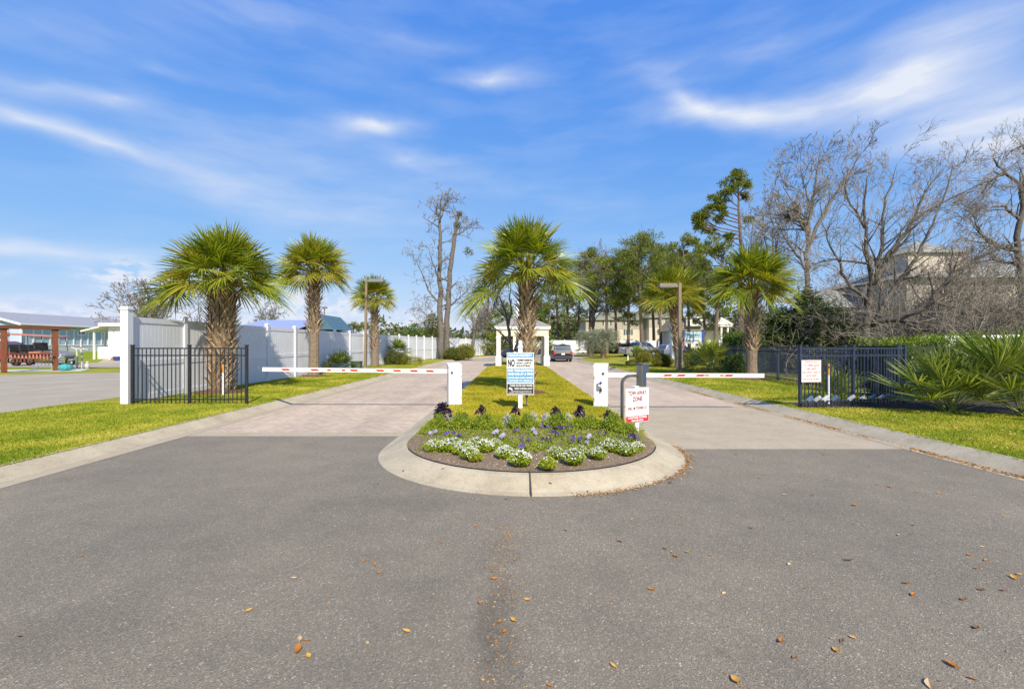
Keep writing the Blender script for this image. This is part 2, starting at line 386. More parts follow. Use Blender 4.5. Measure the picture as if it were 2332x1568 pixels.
def asphalt():
    m, t, out = nodes('asphalt'); co = N(t, 'ShaderNodeTexCoord').outputs['Object']
    v = N(t, 'ShaderNodeTexVoronoi', i_Scale=115); t.links.new(co, v.inputs['Vector'])
    fine = noise(t, 130, 3, .7, co); big = noise(t, .35, 6, .6, co); mid = noise(t, 2.2, 5, .6, co)
    stone = ramp(t, v.outputs['Color'], [(.0, (.146, .126, .093)), (.45, (.204, .176, .130)), (.80, (.258, .223, .165)), (.93, (.42, .365, .28)), (1, (.66, .59, .47))])
    c = mixc(t, 1, stone, ramp(t, fine, [(.3, (.72, .72, .73)), (.7, (1.2, 1.2, 1.2))]), 'MULTIPLY')
    c = mixc(t, 1, c, ramp(t, big, [(.35, (.86, .86, .87)), (.65, (1.08, 1.07, 1.06))]), 'MULTIPLY')
    c = mixc(t, 1, c, ramp(t, mid, [(.3, (.90, .90, .91)), (.6, (1.05, 1.05, 1.05))]), 'MULTIPLY')
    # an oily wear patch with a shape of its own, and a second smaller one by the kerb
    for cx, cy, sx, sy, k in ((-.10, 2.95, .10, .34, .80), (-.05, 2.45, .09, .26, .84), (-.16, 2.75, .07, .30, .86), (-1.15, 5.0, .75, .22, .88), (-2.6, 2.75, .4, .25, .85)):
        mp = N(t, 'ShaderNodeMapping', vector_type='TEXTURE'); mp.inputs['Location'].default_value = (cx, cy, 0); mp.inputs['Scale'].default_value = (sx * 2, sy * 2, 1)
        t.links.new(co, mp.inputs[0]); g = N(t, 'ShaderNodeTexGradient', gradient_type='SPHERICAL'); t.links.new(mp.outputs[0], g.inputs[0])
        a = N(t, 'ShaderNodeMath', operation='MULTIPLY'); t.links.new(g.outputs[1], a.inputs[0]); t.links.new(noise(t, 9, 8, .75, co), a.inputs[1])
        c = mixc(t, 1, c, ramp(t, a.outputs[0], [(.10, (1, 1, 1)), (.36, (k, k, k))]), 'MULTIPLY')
    p = N(t, 'ShaderNodeBsdfPrincipled', i_Roughness=.85); t.links.new(c, p.inputs['Base Color'])
    h = mixc(t, .5, v.outputs['Distance'], fine); t.links.new(bump(t, h, .9, .008), p.inputs['Normal']); t.links.new(p.outputs[0], out.inputs[0]); return m


def pavers(name, c1, c2, c3, mortar):
    m, t, out = nodes(name); co = N(t, 'ShaderNodeTexCoord').outputs['Object']
    mp = N(t, 'ShaderNodeMapping'); mp.inputs['Rotation'].default_value = (0, 0, R_(45)); t.links.new(co, mp.inputs[0])
    b = N(t, 'ShaderNodeTexBrick', i_Scale=1, i_Mortar_Size=.007, i_Mortar_Smooth=.2, i_Bias=0, i_Brick_Width=.22, i_Row_Height=.11)
    b.inputs['Color1'].default_value = rgb(c1); b.inputs['Color2'].default_value = rgb(c2); b.inputs['Mortar'].default_value = rgb(mortar); t.links.new(mp.outputs[0], b.inputs['Vector'])
    c = mixc(t, ramp(t, noise(t, 5, 5, .7, co), [(.45, (0, 0, 0)), (.7, (.75,) * 3)]), b.outputs[0], c3)
    st = N(t, 'ShaderNodeMapping'); st.inputs['Scale'].default_value = (1.1, .12, 1); t.links.new(co, st.inputs[0])
    c = mixc(t, 1, c, ramp(t, noise(t, 1.2, 4, .6, st.outputs[0]), [(.3, (.84, .83, .84)), (.65, (1.06, 1.06, 1.05))]), 'MULTIPLY')
    c = mixc(t, 1, c, ramp(t, noise(t, .5, 5, .6, co), [(.3, (.88, .87, .88)), (.7, (1.08, 1.08, 1.07))]), 'MULTIPLY')
    p = N(t, 'ShaderNodeBsdfPrincipled', i_Roughness=.85); t.links.new(c, p.inputs['Base Color'])
    inv = N(t, 'ShaderNodeMath', operation='SUBTRACT'); inv.inputs[0].default_value = 1; t.links.new(b.outputs['Fac'], inv.inputs[1])
    t.links.new(bump(t, inv.outputs[0], .6, .006), p.inputs['Normal']); t.links.new(p.outputs[0], out.inputs[0]); return m


def concrete(name, c1, c2, dirt=.75):
    m, t, out = nodes(name); co = N(t, 'ShaderNodeTexCoord').outputs['Object']
    c = ramp(t, noise(t, 60, 4, .7, co), [(.3, tuple(k * .88 for k in c1)), (.7, c2)])
    c = mixc(t, 1, c, ramp(t, noise(t, 1.6, 8, .65, co), [(.30, (dirt, dirt * .97, dirt * .93)), (.6, (1, 1, 1))]), 'MULTIPLY')
    c = mixc(t, 1, c, ramp(t, noise(t, 9, 5, .7, co), [(.28, (.82, .80, .77)), (.5, (1, 1, 1))]), 'MULTIPLY')
    p = N(t, 'ShaderNodeBsdfPrincipled', i_Roughness=.85); t.links.new(c, p.inputs['Base Color'])
    t.links.new(bump(t, noise(t, 90, 4, .7, co), .4, .004), p.inputs['Normal']); t.links.new(p.outputs[0], out.inputs[0]); return m


def lawnmat(name, cols):
    m, t, out = nodes(name); co = N(t, 'ShaderNodeTexCoord').outputs['Object']
    a = noise(t, .9, 6, .65, co); b = noise(t, 14, 6, .8, co)
    c = ramp(t, mixc(t, .45, a, b), [(.36, cols[0]), (.47, cols[1]), (.56, cols[2]), (.68, cols[3])])
    c = mixc(t, 1, c, ramp(t, noise(t, 55, 3, .8, co), [(.3, (.62, .64, .6)), (.65, (1.15, 1.15, 1.15))]), 'MULTIPLY')
    p = N(t, 'ShaderNodeBsdfPrincipled', i_Roughness=.95); p.inputs['Specular IOR Level'].default_value = .1; t.links.new(c, p.inputs['Base Color'])
    t.links.new(bump(t, noise(t, 60, 4, .8, co), .6, .012), p.inputs['Normal']); t.links.new(p.outputs[0], out.inputs[0]); return m


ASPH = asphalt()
ASPH2 = surf('side_asphalt', (.30, .262, .205), (.37, .325, .255), .7, .9, bmp=.6, bscale=90, bdist=.006)
PAV = pavers('pink_pavers', (.44, .335, .255), (.55, .44, .335), (.51, .445, .345), (.37, .30, .225))
CONC = concrete('kerb_concrete', (.42, .365, .265), (.52, .455, .33))
CONC2 = concrete('apron_concrete', (.385, .325, .235), (.475, .405, .295), .86)
LAWN = lawnmat('lawn', [(.15, .19, .018), (.25, .255, .026), (.37, .32, .05), (.48, .385, .10)])
LAWNI = lawnmat('island_lawn', [(.20, .20, .015), (.31, .275, .022), (.42, .345, .04), (.48, .37, .09)])


def struct(o): return tag(o, kind='structure')


def sheet(name, poly, z, mat_, cut=0):
    me = bpy.data.meshes.new(name); me.from_pydata([(x, y, z) for x, y in poly], [], [list(range(len(poly)))]); me.materials.append(mat_)
    o = bpy.data.objects.new(name, me); COL.objects.link(o); return struct(o)


sheet('ground', [(-3000, -3000), (3000, -3000), (3000, 3000), (-3000, 3000)], -.06, LAWN)
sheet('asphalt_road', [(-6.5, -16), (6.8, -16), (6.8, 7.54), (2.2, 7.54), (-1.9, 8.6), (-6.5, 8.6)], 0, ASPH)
sheet('concrete_gutter_strip', [(-6.5, 8.6), (-1.9, 8.6), (-1.9, 8.96), (-6.5, 8.96)], .0, CONC2)
sheet('concrete_apron', [(2.2, 7.54), (6.8, 7.54), (6.8, 12.75), (2.2, 12.75)], .0, CONC2)
sheet('paver_entry_lane', [(2.2, 12.75), (6.8, 12.75), (6.8, 47), (2.2, 47)], .0, PAV)
sheet('paver_exit_lane', [(-6.5, 8.96), (-1.6, 8.96), (-1.6, 47), (-6.5, 47)], .0, PAV)
sheet('far_road', [(-6.5, 47), (-1.6, 47), (2.2, 47), (6.8, 47), (60, 47), (60, 112), (-6.5, 112)], -.004, ASPH2)
left_edge = [(-6.65, -16), (-6.65, 46), (-4.6, 57), (-.6, 68), (4, 75), (12, 84), (40, 93), (60, 96)]
sheet('lawn', left_edge + [(60, 140), (-160, 140), (-160, -16)], .15, LAWN)
sheet('lawn', [(6.98, -16), (130, -16), (130, 58), (17, 58), (11, 57), (8, 53), (6.98, 46)], .15, LAWN)
sheet('lawn', [(9, 65), (11, 63), (30, 63), (60, 64), (60, 84), (30, 80), (15, 77), (9.5, 70)], .14, LAWN)
# the rising ground on the far side of the neighbouring street


def gz(x, y):
    s = lambda a, b, q: (lambda k: k * k * (3 - 2 * k))(min(1, max(0, (q - a) / (b - a))))
    return .152 + .75 * s(33, 50, y) * s(-13, -24, x)


mb = MB(); xs = np.linspace(-150, -12, 60); ys = np.linspace(30, 130, 60)
mb.add([(x, y, gz(x, y) + .002) for y in ys for x in xs], [[j * 60 + i, j * 60 + i + 1, j * 60 + 61 + i, j * 60 + 60 + i] for j in range(59) for i in range(59)])
LAWNB = lawnmat('bright_lawn', [(.13, .21, .012), (.18, .25, .015), (.24, .27, .02), (.30, .28, .05)])
struct(mb.build('terrain', LAWNB, smooth=True))
sheet('parking_road', [(-11.75, -16), (-11.75, 13.5), (-11.6, 24), (-18, 25.6), (-22.4, 25.6), (-26.5, 23.2), (-60, 14), (-60, -16)], .155, ASPH2)


def drape(name, poly_rows, mat_, dz=.008):      # a road laid over the rising ground; rows of (x0, x1, y)
    mb = MB(); k = 24
    V = [(x0 + (x1 - x0) * i / k, y, gz(x0 + (x1 - x0) * i / k, y) + dz) for x0, x1, y in poly_rows for i in range(k + 1)]
    mb.add(V, [[j * (k + 1) + i, j * (k + 1) + i + 1, (j + 1) * (k + 1) + i + 1, (j + 1) * (k + 1) + i] for j in range(len(poly_rows) - 1) for i in range(k)])
    return struct(mb.build(name, mat_))


drape('side_street', [(-90, -13, y) for y in (31, 33, 35, 36.8)], ASPH2, .02)
drape('driveway', [(-33.5 - (y - 36.8) * .72, -29.5 - (y - 36.8) * .72, y) for y in np.linspace(36.8, 49, 12)], CONC2, .02)
sheet('concrete_pad', [(-31.5, 25.2), (-25.2, 26.6), (-27.2, 29.4), (-32, 28)], .165, surf('pale_pad', (.42, .46, .40), (.5, .53, .46), 3, .8))


def sweep(name, path, prof, mat_, closed=False, seg=3.0, gap=.02):   # kerb: profile (outward, z) swept along a path, with joints
    P = [Vector((x, y, 0)) for x, y in path]; mb = MB(); n = len(prof)
    D = [0]
    for a, b in zip(P, P[1:]): D.append(D[-1] + (b - a).length)
    def at(s):
        i = max(k for k in range(len(D)) if D[k] <= s + 1e-6); i = min(i, len(P) - 2)
        f = (s - D[i]) / (D[i + 1] - D[i]); p = P[i].lerp(P[i + 1], f)
        def nrm(k):
            a = P[max(k - 1, 0)]; b = P[min(k + 1, len(P) - 1)]; d = (b - a).normalized(); return Vector((-d.y, d.x, 0))
        q = nrm(i).lerp(nrm(i + 1), f).normalized(); return p, q
    s = 0; last = D[-1]
    while s < last - .01:
        e = min(s + seg - gap, last); ks = max(2, int((e - s) / .25) + 1); V = []
        for j in range(ks):
            p, q = at(s + (e - s) * j / (ks - 1))
            V += [tuple(p + q * o + Vector((0, 0, z))) for o, z in prof]
        b = mb.n; mb.add(V, [[j * n + i, j * n + i + 1, (j + 1) * n + i + 1, (j + 1) * n + i] for j in range(ks - 1) for i in range(n - 1)])
        mb.f.append((np.array([list(range(n))]) + b, 0)); mb.f.append((np.array([list(range(n))[::-1]]) + b + (ks - 1) * n, 0))
        s += seg
    return struct(mb.build(name, mat_, smooth=False))


KP = [(0, -.05), (.0, .006), (.10, .055), (.20, .105), (.27, .142), (.30, .155), (.32, .157), (.33, .14), (.33, -.05)]
sweep('curb', [(-6.38, y) for y in np.linspace(-16, 46, 63)] + [(-5.6, 51), (-4.3, 57), (-.3, 68), (4.3, 74.8), (12.2, 83.7)], KP, CONC)
sweep('curb', [(8.0, 52.8), (7.2, 50)] + [(6.69, y) for y in np.linspace(46, -16, 63)], KP, CONC)
# gutter pans beside the straight kerbs
sheet('gutter', [(-6.39, -16), (-6.14, -16), (-6.14, 46), (-6.39, 46)], .004, CONC2)
sheet('gutter', [(6.48, -16), (6.70, -16), (6.70, 46), (6.48, 46)], .004, CONC2)
ICX, ICY, IR = .3, 7.62, 2.44


def island_outline(off, yend=46):
    r = IR - off; pts = [(-1.62 - 0 + off, yend), (-1.85 + off, 30), (-2.02 + off, 15), (-2.12 + off, 9.5)]
    pts += [(ICX + r * math.cos(a), ICY + r * math.sin(a)) for a in np.linspace(math.pi * .985, math.pi * 2.015, 46)]
    pts += [(2.74 - off, 9.5), (2.72 - off, 15), (2.72 - off, 30), (2.72 - off, yend)]
    return pts


KI = [(0, -.05), (0, .005), (.08, .02), (.26, .10), (.36, .14), (.42, .152), (.45, .13), (.45, -.05)]
def side_of(k):
    o = island_outline(0); i = min(range(len(o)), key=lambda j: o[j][1]); mid = (ICX - .08, ICY - IR)
    return o[:i] + [(mid[0] - .006, mid[1])] if k == 0 else [(mid[0] + .006, mid[1])] + [q for q in o[i:] if q[0] > mid[0] + .05]


def rsweep(path):      # laid from the nose joint outwards so that the joints start there
    return path


sweep('curb', side_of(0), KI, CONC, seg=60)
sweep('curb', side_of(1), KI, CONC, seg=60)
JNT = surf('joint_filler', (.05, .045, .04), (.09, .08, .07), 30, .95)
mb = MB()
for jx, jy, ja in ((ICX - .08, ICY - IR, R_(90)),):
    mb.box((jx, jy + .22, .050), (.014, .46, .13), rx=R_(18))
struct(mb.build('curb_joint', JNT))
sheet('lawn', island_outline(.42), .149, LAWNI)
# the planting bed in the round nose: a low mound
mb = MB(); rr = np.linspace(0, 1, 12); aa = np.linspace(math.pi * .97, math.pi * 2.03, 44)
bed_r = IR - .44
V = []
for a in aa:
    e = Vector((ICX + bed_r * math.cos(a), ICY + bed_r * math.sin(a)))
    c = Vector((ICX + bed_r * .92 * math.cos(a), ICY + .62 + .25 * math.cos((e.x - ICX) * 1.3)))
    for q in rr:
        p = c.lerp(e, q); V.append((p.x, p.y, .153 + .05 * (1 - q ** 3)))
mb.add(V, [[i * 12 + j, i * 12 + j + 1, (i + 1) * 12 + j + 1, (i + 1) * 12 + j] for i in range(43) for j in range(11)])
struct(mb.build('flower_bed_soil', SOIL, smooth=True))
# dark planting soil below the palmettos and the hedge
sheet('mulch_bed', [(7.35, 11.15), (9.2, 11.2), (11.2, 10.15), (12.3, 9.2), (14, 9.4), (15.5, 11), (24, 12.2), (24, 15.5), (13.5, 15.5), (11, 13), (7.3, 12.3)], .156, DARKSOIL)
MB_ = MB()


def mound(name, c, r, h=.09):
    mb = MB(); rng = np.random.default_rng(int(abs(c[0]) * 100)); V = [(0, 0, h)]; k = 26
    for q in (.4, .75, 1): V += [(r * q * math.cos(a) * s, r * q * math.sin(a) * s, h * (1 - q * q) - (.01 if q == 1 else 0)) for a, s in zip(np.linspace(0, 2 * math.pi, k, endpoint=False), rng.uniform(.88, 1.1, k))]
    mb.add(V, [[0, 1 + i, 1 + (i + 1) % k] for i in range(k)])
    b = mb.n - len(V); mb.f.append((np.array([[1 + q * k + i, 1 + (q + 1) * k + i, 1 + (q + 1) * k + (i + 1) % k, 1 + q * k + (i + 1) % k] for q in range(2) for i in range(k)]), 0))
    mb.leaves(np.array([(r * math.sqrt(a) * math.cos(b), r * math.sqrt(a) * math.sin(b), h * (1 - a)) for a, b in zip(rng.uniform(0, 1, 260), rng.uniform(0, 6.3, 260))]), .07, .025, rng, 0)
    o = mb.build(name, MULCH, loc=c); return struct(o)
FANY = leafm('young_fan_leaf', [(.10, .16, .016), (.20, .26, .028), (.33, .37, .06), (.48, .48, .18)], .36, 1.5, .3)
# ------------------------------------------------------------------ plants


def unit(v): v = np.asarray(v, float); return v / (np.linalg.norm(v) + 1e-9)


def fan(mb, base, d, petL, size, nl, rng, droop=.35, m=0, mp=0, petr=.014, span=112, costa=.5, gap=.5, tip=.02, ROLL=.35):
    # a palm fan: a bowed stalk, then folded leaflets spread round its end
    base = np.asarray(base, float); d = unit(d); z = np.array([0, 0, 1.])
    pts = [base + d * petL * q - z * petL * .22 * q * q * (1 - abs(d[2]) * .6) for q in (0, .35, .7, 1)]
    for a, b, r0, r1 in zip(pts[:-1], pts[1:], (1.3, 1, .8), (1, .8, .6)):
        mb.sticks([a], [b], petr * r0, petr * r1, 4, mp)
    H = pts[-1]; a = unit(pts[-1] - pts[-2]); a = unit(a - z * costa * .35)
    s = np.cross(a, z)
    s = unit(s) if np.linalg.norm(s) > .1 else unit(np.cross(a, [0, 1., 0]))
    ro = rng.uniform(-ROLL, ROLL); n = unit(np.cross(s, a)); s, n = s * math.cos(ro) + n * math.sin(ro), n * math.cos(ro) - s * math.sin(ro)
    ph = np.linspace(-R_(span), R_(span), nl) + rng.normal(size=nl) * .015; dph = 2 * R_(span) / nl
    Ln = size * (.66 + .34 * np.cos(ph * .75)) * rng.uniform(.86, 1.06, nl)
    di = np.cos(ph)[:, None] * a + np.sin(ph)[:, None] * s + n * (.10 + .28 * np.abs(np.sin(ph)))[:, None]
    di += rng.normal(size=di.shape) * .03; di /= np.linalg.norm(di, axis=1)[:, None]
    pe = -np.sin(ph)[:, None] * a + np.cos(ph)[:, None] * s
    T = np.array([.03, .28, gap, .78, 1.0]); hw = np.array([.03, .28, gap * .92, gap * .5, tip])
    dr = droop * rng.uniform(.7, 1.4, nl)
    P = H + di[:, None, :] * (Ln[:, None] * T)[:, :, None]
    P = P - z * (Ln[:, None] * (T[None] ** 2.4) * dr[:, None])[:, :, None]
    P = P - n * (Ln[:, None] * (T[None] ** 2) * (.12 * costa))[:, :, None]
    W = (Ln * dph * .5)[:, None] * hw[None]
    V = np.stack([P - pe[:, None] * W[:, :, None], P + n * (W * .7)[:, :, None], P + pe[:, None] * W[:, :, None]], 2)
    k = len(T); q = []
    for j in range(k - 1):
        for e in range(2): q.append([j * 3 + e, j * 3 + e + 1, (j + 1) * 3 + e + 1, (j + 1) * 3 + e])
    q = np.array(q); mb.add(V.reshape(-1, 3), (np.arange(nl)[:, None, None] * k * 3 + q[None]).reshape(-1, 4), m)


def palm(label, loc, hT, R, H, r0, r1, seed, nf=34, boots=(.0, 1), lean=(0, 0), nb=150, bootm=BOOT, up=.0, extra=(), yellow=.35, group=None, thmax=88, core=None):
    rng = np.random.default_rng(seed); t = thing('palm_tree', label, 'palm tree', loc, 0, group)
    mb = MB(); k = 14; pts = []; rad = []
    for i in range(k):
        q = i / (k - 1); pts.append((lean[0] * q ** 1.5, lean[1] * q ** 1.5, hT * q - .05)); rad.append((r0 + (r1 - r0) * q) * (1.22 if q == 0 else 1.08 if i == 1 else 1) * rng.uniform(.96, 1.04))
    mb.tube(pts, rad, 12, 0)
    # the old leaf bases, crossing one another round the trunk
    for i in range(nb):
        q = boots[0] + (boots[1] - boots[0]) * (i + .5) / nb; az_ = i * 2.39996; c = np.array([lean[0] * q ** 1.5, lean[1] * q ** 1.5, hT * q])
        r = r0 + (r1 - r0) * q; o = np.array([math.cos(az_), math.sin(az_), 0]); s = np.array([-o[1], o[0], 0]) * 1.0; til = rng.choice([-1, 1]) * rng.uniform(.4, .95)
        ln = rng.uniform(.24, .40) * (1.0 + .3 * q); out_ = rng.uniform(.14, .30) * (.6 + q * .6); w_ = rng.uniform(.085, .13)
        V = []
        for tq, wq in ((0, 1.25), (.35, .9), (.7, .62), (1, .42)):
            p = c + o * (r * .93 + out_ * tq ** 1.4) + np.array([0, 0, ln * tq]) + s * til * ln * tq * .75
            V += [p - s * w_ * wq * .5, p + o * .035 * (1.1 - tq), p + s * w_ * wq * .5]
        mb.add(V, [[j * 3 + e, j * 3 + e + 1, j * 3 + 4 + e, j * 3 + 3 + e] for j in range(3) for e in range(2)], 1 if q < .80 or rng.random() < .3 else 2)
    mb.build('trunk', [core or PALMB, bootm, BOOTD], t)
    cr = MB(); top = np.array([lean[0], lean[1], hT])
    Rt = R
    nf = int(nf * 1.45)
    for i in range(nf):
        q = (i + .5) / nf; th = R_(4 + (thmax - up) * q ** .82); a_ = i * 2.39996 + rng.uniform(-.3, .3)
        d = np.array([math.sin(th) * math.cos(a_), math.sin(th) * math.sin(a_), math.cos(th)])
        k_ = rng.uniform(.88, 1.08); vert = (H / R - 1) * max(0, math.cos(th)) + 1
        m = 1 if rng.random() < yellow * (.5 + q) else 0
        fan(cr, top + np.array([math.cos(a_), math.sin(a_), 0]) * r1 * .5 + np.array([0, 0, .30 * (1 - q)]), d, Rt * (.40 + .06 * q) * k_ * vert, Rt * (.56 - .10 * q) * k_ * (.9 + .1 * vert), 30, rng, droop=.08 + .20 * q, m=m, mp=1, petr=.02, costa=.3 + .45 * q, gap=.46, ROLL=.9)
    for a_, th, k_ in extra:
        a_, th = R_(a_), R_(th); d = np.array([math.sin(th) * math.cos(a_), math.sin(th) * math.sin(a_), math.cos(th)])
        fan(cr, top, d, Rt * .60 * k_, Rt * .60 * k_, 32, rng, droop=.25, m=0, mp=1, petr=.02, costa=.5, gap=.42, ROLL=.8)
    cr.build('crown', [PALM1, PALM2, PALMD], t)
    return t


def fanpalm(name, label, cat, loc, n, pet, size, seed, mats, th=(15, 95), nl=26, droop=.08, stem=.0, gap=.45, group=None, azr=None, mdry=0):
    rng = np.random.default_rng(seed); t = thing(name, label, cat, loc, 0, group); mb = MB()
    if stem:
        s = MB(); s.tube([(0, 0, -.03), (.01, 0, stem * .6), (0, 0, stem)], [.10, .085, .07], 8)
        s.leaves([(.08 * math.cos(a), .08 * math.sin(a), z) for a, z in zip(rng.uniform(0, 6.3, 60), rng.uniform(0, stem, 60))], .16, .05, rng, 1, D=[(0, 0, 1)] * 60)
        s.build('stem', [PALMB, BOOT], t)
    for i in range(n):
        q = (i + .5) / n; a_ = i * 2.39996 + rng.uniform(-.3, .3)
        if azr: a_ = R_(azr[0]) + (a_ % (2 * math.pi)) / (2 * math.pi) * R_(azr[1] - azr[0])
        tt = R_(th[0] + (th[1] - th[0]) * q); d = (math.sin(tt) * math.cos(a_), math.sin(tt) * math.sin(a_), math.cos(tt)); k = rng.uniform(.8, 1.1)
        fan(mb, (rng.uniform(-.08, .08), rng.uniform(-.08, .08), stem), d, pet * k, size * k, nl, rng, droop=droop, m=0, mp=0, petr=.011, costa=.25, gap=gap, span=105)
    mb.build('fronds', mats, t); return t


def pinnate(label, loc, hT, r, L_, nf, seed, group=None):
    rng = np.random.default_rng(seed); t = thing('pindo_palm', label, 'palm tree', loc, 0, group)
    mb = MB(); mb.tube([(0, 0, -.05), (0, 0, hT * .5), (0, 0, hT)], [r * 1.1, r, r * 1.15], 10)
    mb.leaves([(r * math.cos(a), r * math.sin(a), z) for a, z in zip(rng.uniform(0, 6.3, 200), rng.uniform(.1, hT, 200))], .3, .12, rng, 1, D=[(0, 0, 1)] * 200)
    mb.build('trunk', [PALMB, BOOTD], t); cr = MB()
    for i in range(nf):
        q = (i + .5) / nf; a_ = i * 2.39996; th = R_(10 + 75 * q); o = np.array([math.cos(a_), math.sin(a_), 0]); s = np.array([-o[1], o[0], 0])
        p = np.array([0, 0, hT]); ang = th; P = [p]
        for j in range(9): p = p + (o * math.sin(ang) + np.array([0, 0, math.cos(ang)])) * L_ / 9; ang += .20 + .02 * j; P.append(p)
        for j in range(9):
            cr.sticks([P[j]], [P[j + 1]], .02, .015, 3)
            if j < 1: continue
            C = [P[j] + (P[j + 1] - P[j]) * e for e in np.linspace(0, 1, 5, endpoint=False)]; d = unit(P[j + 1] - P[j])
            for sg in (-1, 1): cr.leaves(C, L_ * .30, .05, rng, 0, D=[s * sg + d * .7 + np.array([0, 0, .25])] * 5, jit=.15)
    cr.build('crown', PINDO, t); return t


def grow(S, p, d, L_, r, lvl, rng, C):
    n = max(3, int(L_ / C['seg'][min(lvl, len(C['seg']) - 1)])); st = L_ / n; nc = C['kids'][lvl] if lvl < len(C['kids']) else 0
    for i in range(n):
        q = i / n; d = d + rng.normal(size=3) * C['wig']; d[2] += C['up'] * (1 if lvl else .3); d /= np.linalg.norm(d)
        e = p + d * st; ra = r * (1 - .8 * q); rb = r * (1 - .8 * (i + 1) / n); S.append((p, e, max(ra, C['rmin']), max(rb, C['rmin'])))
        if nc and q >= C.get('start', .2):
            for _ in range(int(nc / (n * (1 - C.get('start', .2))) + rng.random())):
                h = unit(np.cross(d, rng.normal(size=3))); an = C['ang'] * rng.uniform(.7, 1.3)
                grow(S, e, unit(d * math.cos(an) + h * math.sin(an)), L_ * C['rat'] * rng.uniform(.55, 1.15) * (1 - .45 * q), rb * .62, lvl + 1, rng, C)
        p = e


def sticksof(mb, S, thick=.03, m0=0, m1=0):
    if not S: return
    A = np.array([s[0] for s in S]); B = np.array([s[1] for s in S]); ra = np.array([s[2] for s in S]); rb = np.array([s[3] for s in S])
    k = ra > thick; B2 = B + (B - A) * .06
    if k.any(): mb.sticks(A[k], B2[k], ra[k], rb[k], 7, m0)
    k = ~k
    if k.any(): mb.sticks(A[k], B2[k], ra[k], rb[k], 3, m1)


def bare(label, loc, limbs, C, seed, mats, name='bare_tree', kidL=2.2, kids=9, tuft=0, group=None, first=.3, cat='tree'):
    # limbs: polylines with a start radius and an end radius, the first one the trunk; twigs grow from them all
    rng = np.random.default_rng(seed); t = thing(name, label, cat, loc, 0, group); tr = MB(); S = []
    for li, (pts, ra, rb) in enumerate(limbs):
        P = [np.array(p, float) for p in pts]; Q = [P[0]]
        for a, b in zip(P, P[1:]):
            for j in range(1, 5): Q.append(a + (b - a) * j / 4 + rng.normal(size=3) * np.linalg.norm(b - a) * .025 * (j < 4))
        rad = list(np.linspace(ra, rb, len(Q)))
        if li == 0: rad[0] *= 1.35
        tr.tube(Q, rad, 9)
        for i in range(1, len(Q) * 1):
            q = i / len(Q)
            if li == 0 and q < first: continue
            for _ in range(int(kids / len(Q) + rng.random())):
                d = unit(Q[i] - Q[i - 1]); h = unit(np.cross(d, rng.normal(size=3))); an = C['ang'] * rng.uniform(.7, 1.3)
                grow(S, Q[i], unit(d * math.cos(an) + h * math.sin(an)), kidL * rng.uniform(.5, 1.2) * (1 - .4 * q), rad[i] * .5, 0, rng, C)
    tr.build('trunk', mats[0], t, smooth=True); cr = MB(); sticksof(cr, S, .03, 0, 1)
    if tuft:
        E = np.array([s[1] for s in S]); cr.leaves(E[rng.random(len(E)) < tuft], .10, .05, rng, 2)
    cr.build('branches', mats, t); return t


def ell(n, c, r, rng, inner=.35):
    d = rng.normal(size=(n, 3)); d /= np.linalg.norm(d, axis=1)[:, None]; return np.array(c) + d * (rng.uniform(inner ** 3, 1, n) ** (1 / 3))[:, None] * np.array(r)


def pine(label, loc, h, crown, r, seed, top=(0, 0), dens=1.0, group=None, bend=(), leaf=.42, tw=None):
    # crown: clumps (x, y, z, radius) round the trunk
    rng = np.random.default_rng(seed); t = thing('pine_tree', label, 'pine tree', loc, 0, group); tr = MB()
    pts = [(0, 0, -.1)] + [(top[0] * q ** 1.4 + rng.normal() * h * .004, top[1] * q, h * q) for q in (.2, .4, .6, .8, 1)]
    tr.tube(pts, [r * 1.2, r, r * .85, r * .7, r * .5, r * .15], 9); S = []
    for x, y, z, cr_ in crown:
        q = max(.1, min(.97, (z - cr_ * .7 - abs(x) * .2) / h)); a = np.array([top[0] * q ** 1.4, top[1] * q, h * q]); b = np.array([x, y, z]); mid = (a + b) / 2 + np.array([0, 0, -.06 * np.linalg.norm(b - a)])
        S += [(a, mid, r * .28, r * .2), (mid, b, r * .2, .03)]
        for _ in range(5): S.append((mid + (b - mid) * rng.random(), b + rng.normal(size=3) * cr_ * .6, .04, .015))
    sticksof(tr, S, .03); tr.build('trunk', PBARK, t); c = MB()
    for x, y, z, cr_ in crown:
        for _ in range(max(3, int(cr_ * 4))):
            o = ell(1, (x, y, z), (cr_ * .8, cr_ * .8, cr_ * .5), rng, .2)[0]; n = int(60 * dens)
            C = ell(n, o, (cr_ * .42, cr_ * .42, cr_ * .26), rng, .1); c.leaves(C, leaf, leaf * .22, rng, 0, D=(C - o) / cr_ + np.array([0, 0, .5]), jit=.6)
    c.build('crown', PINE, t); return t


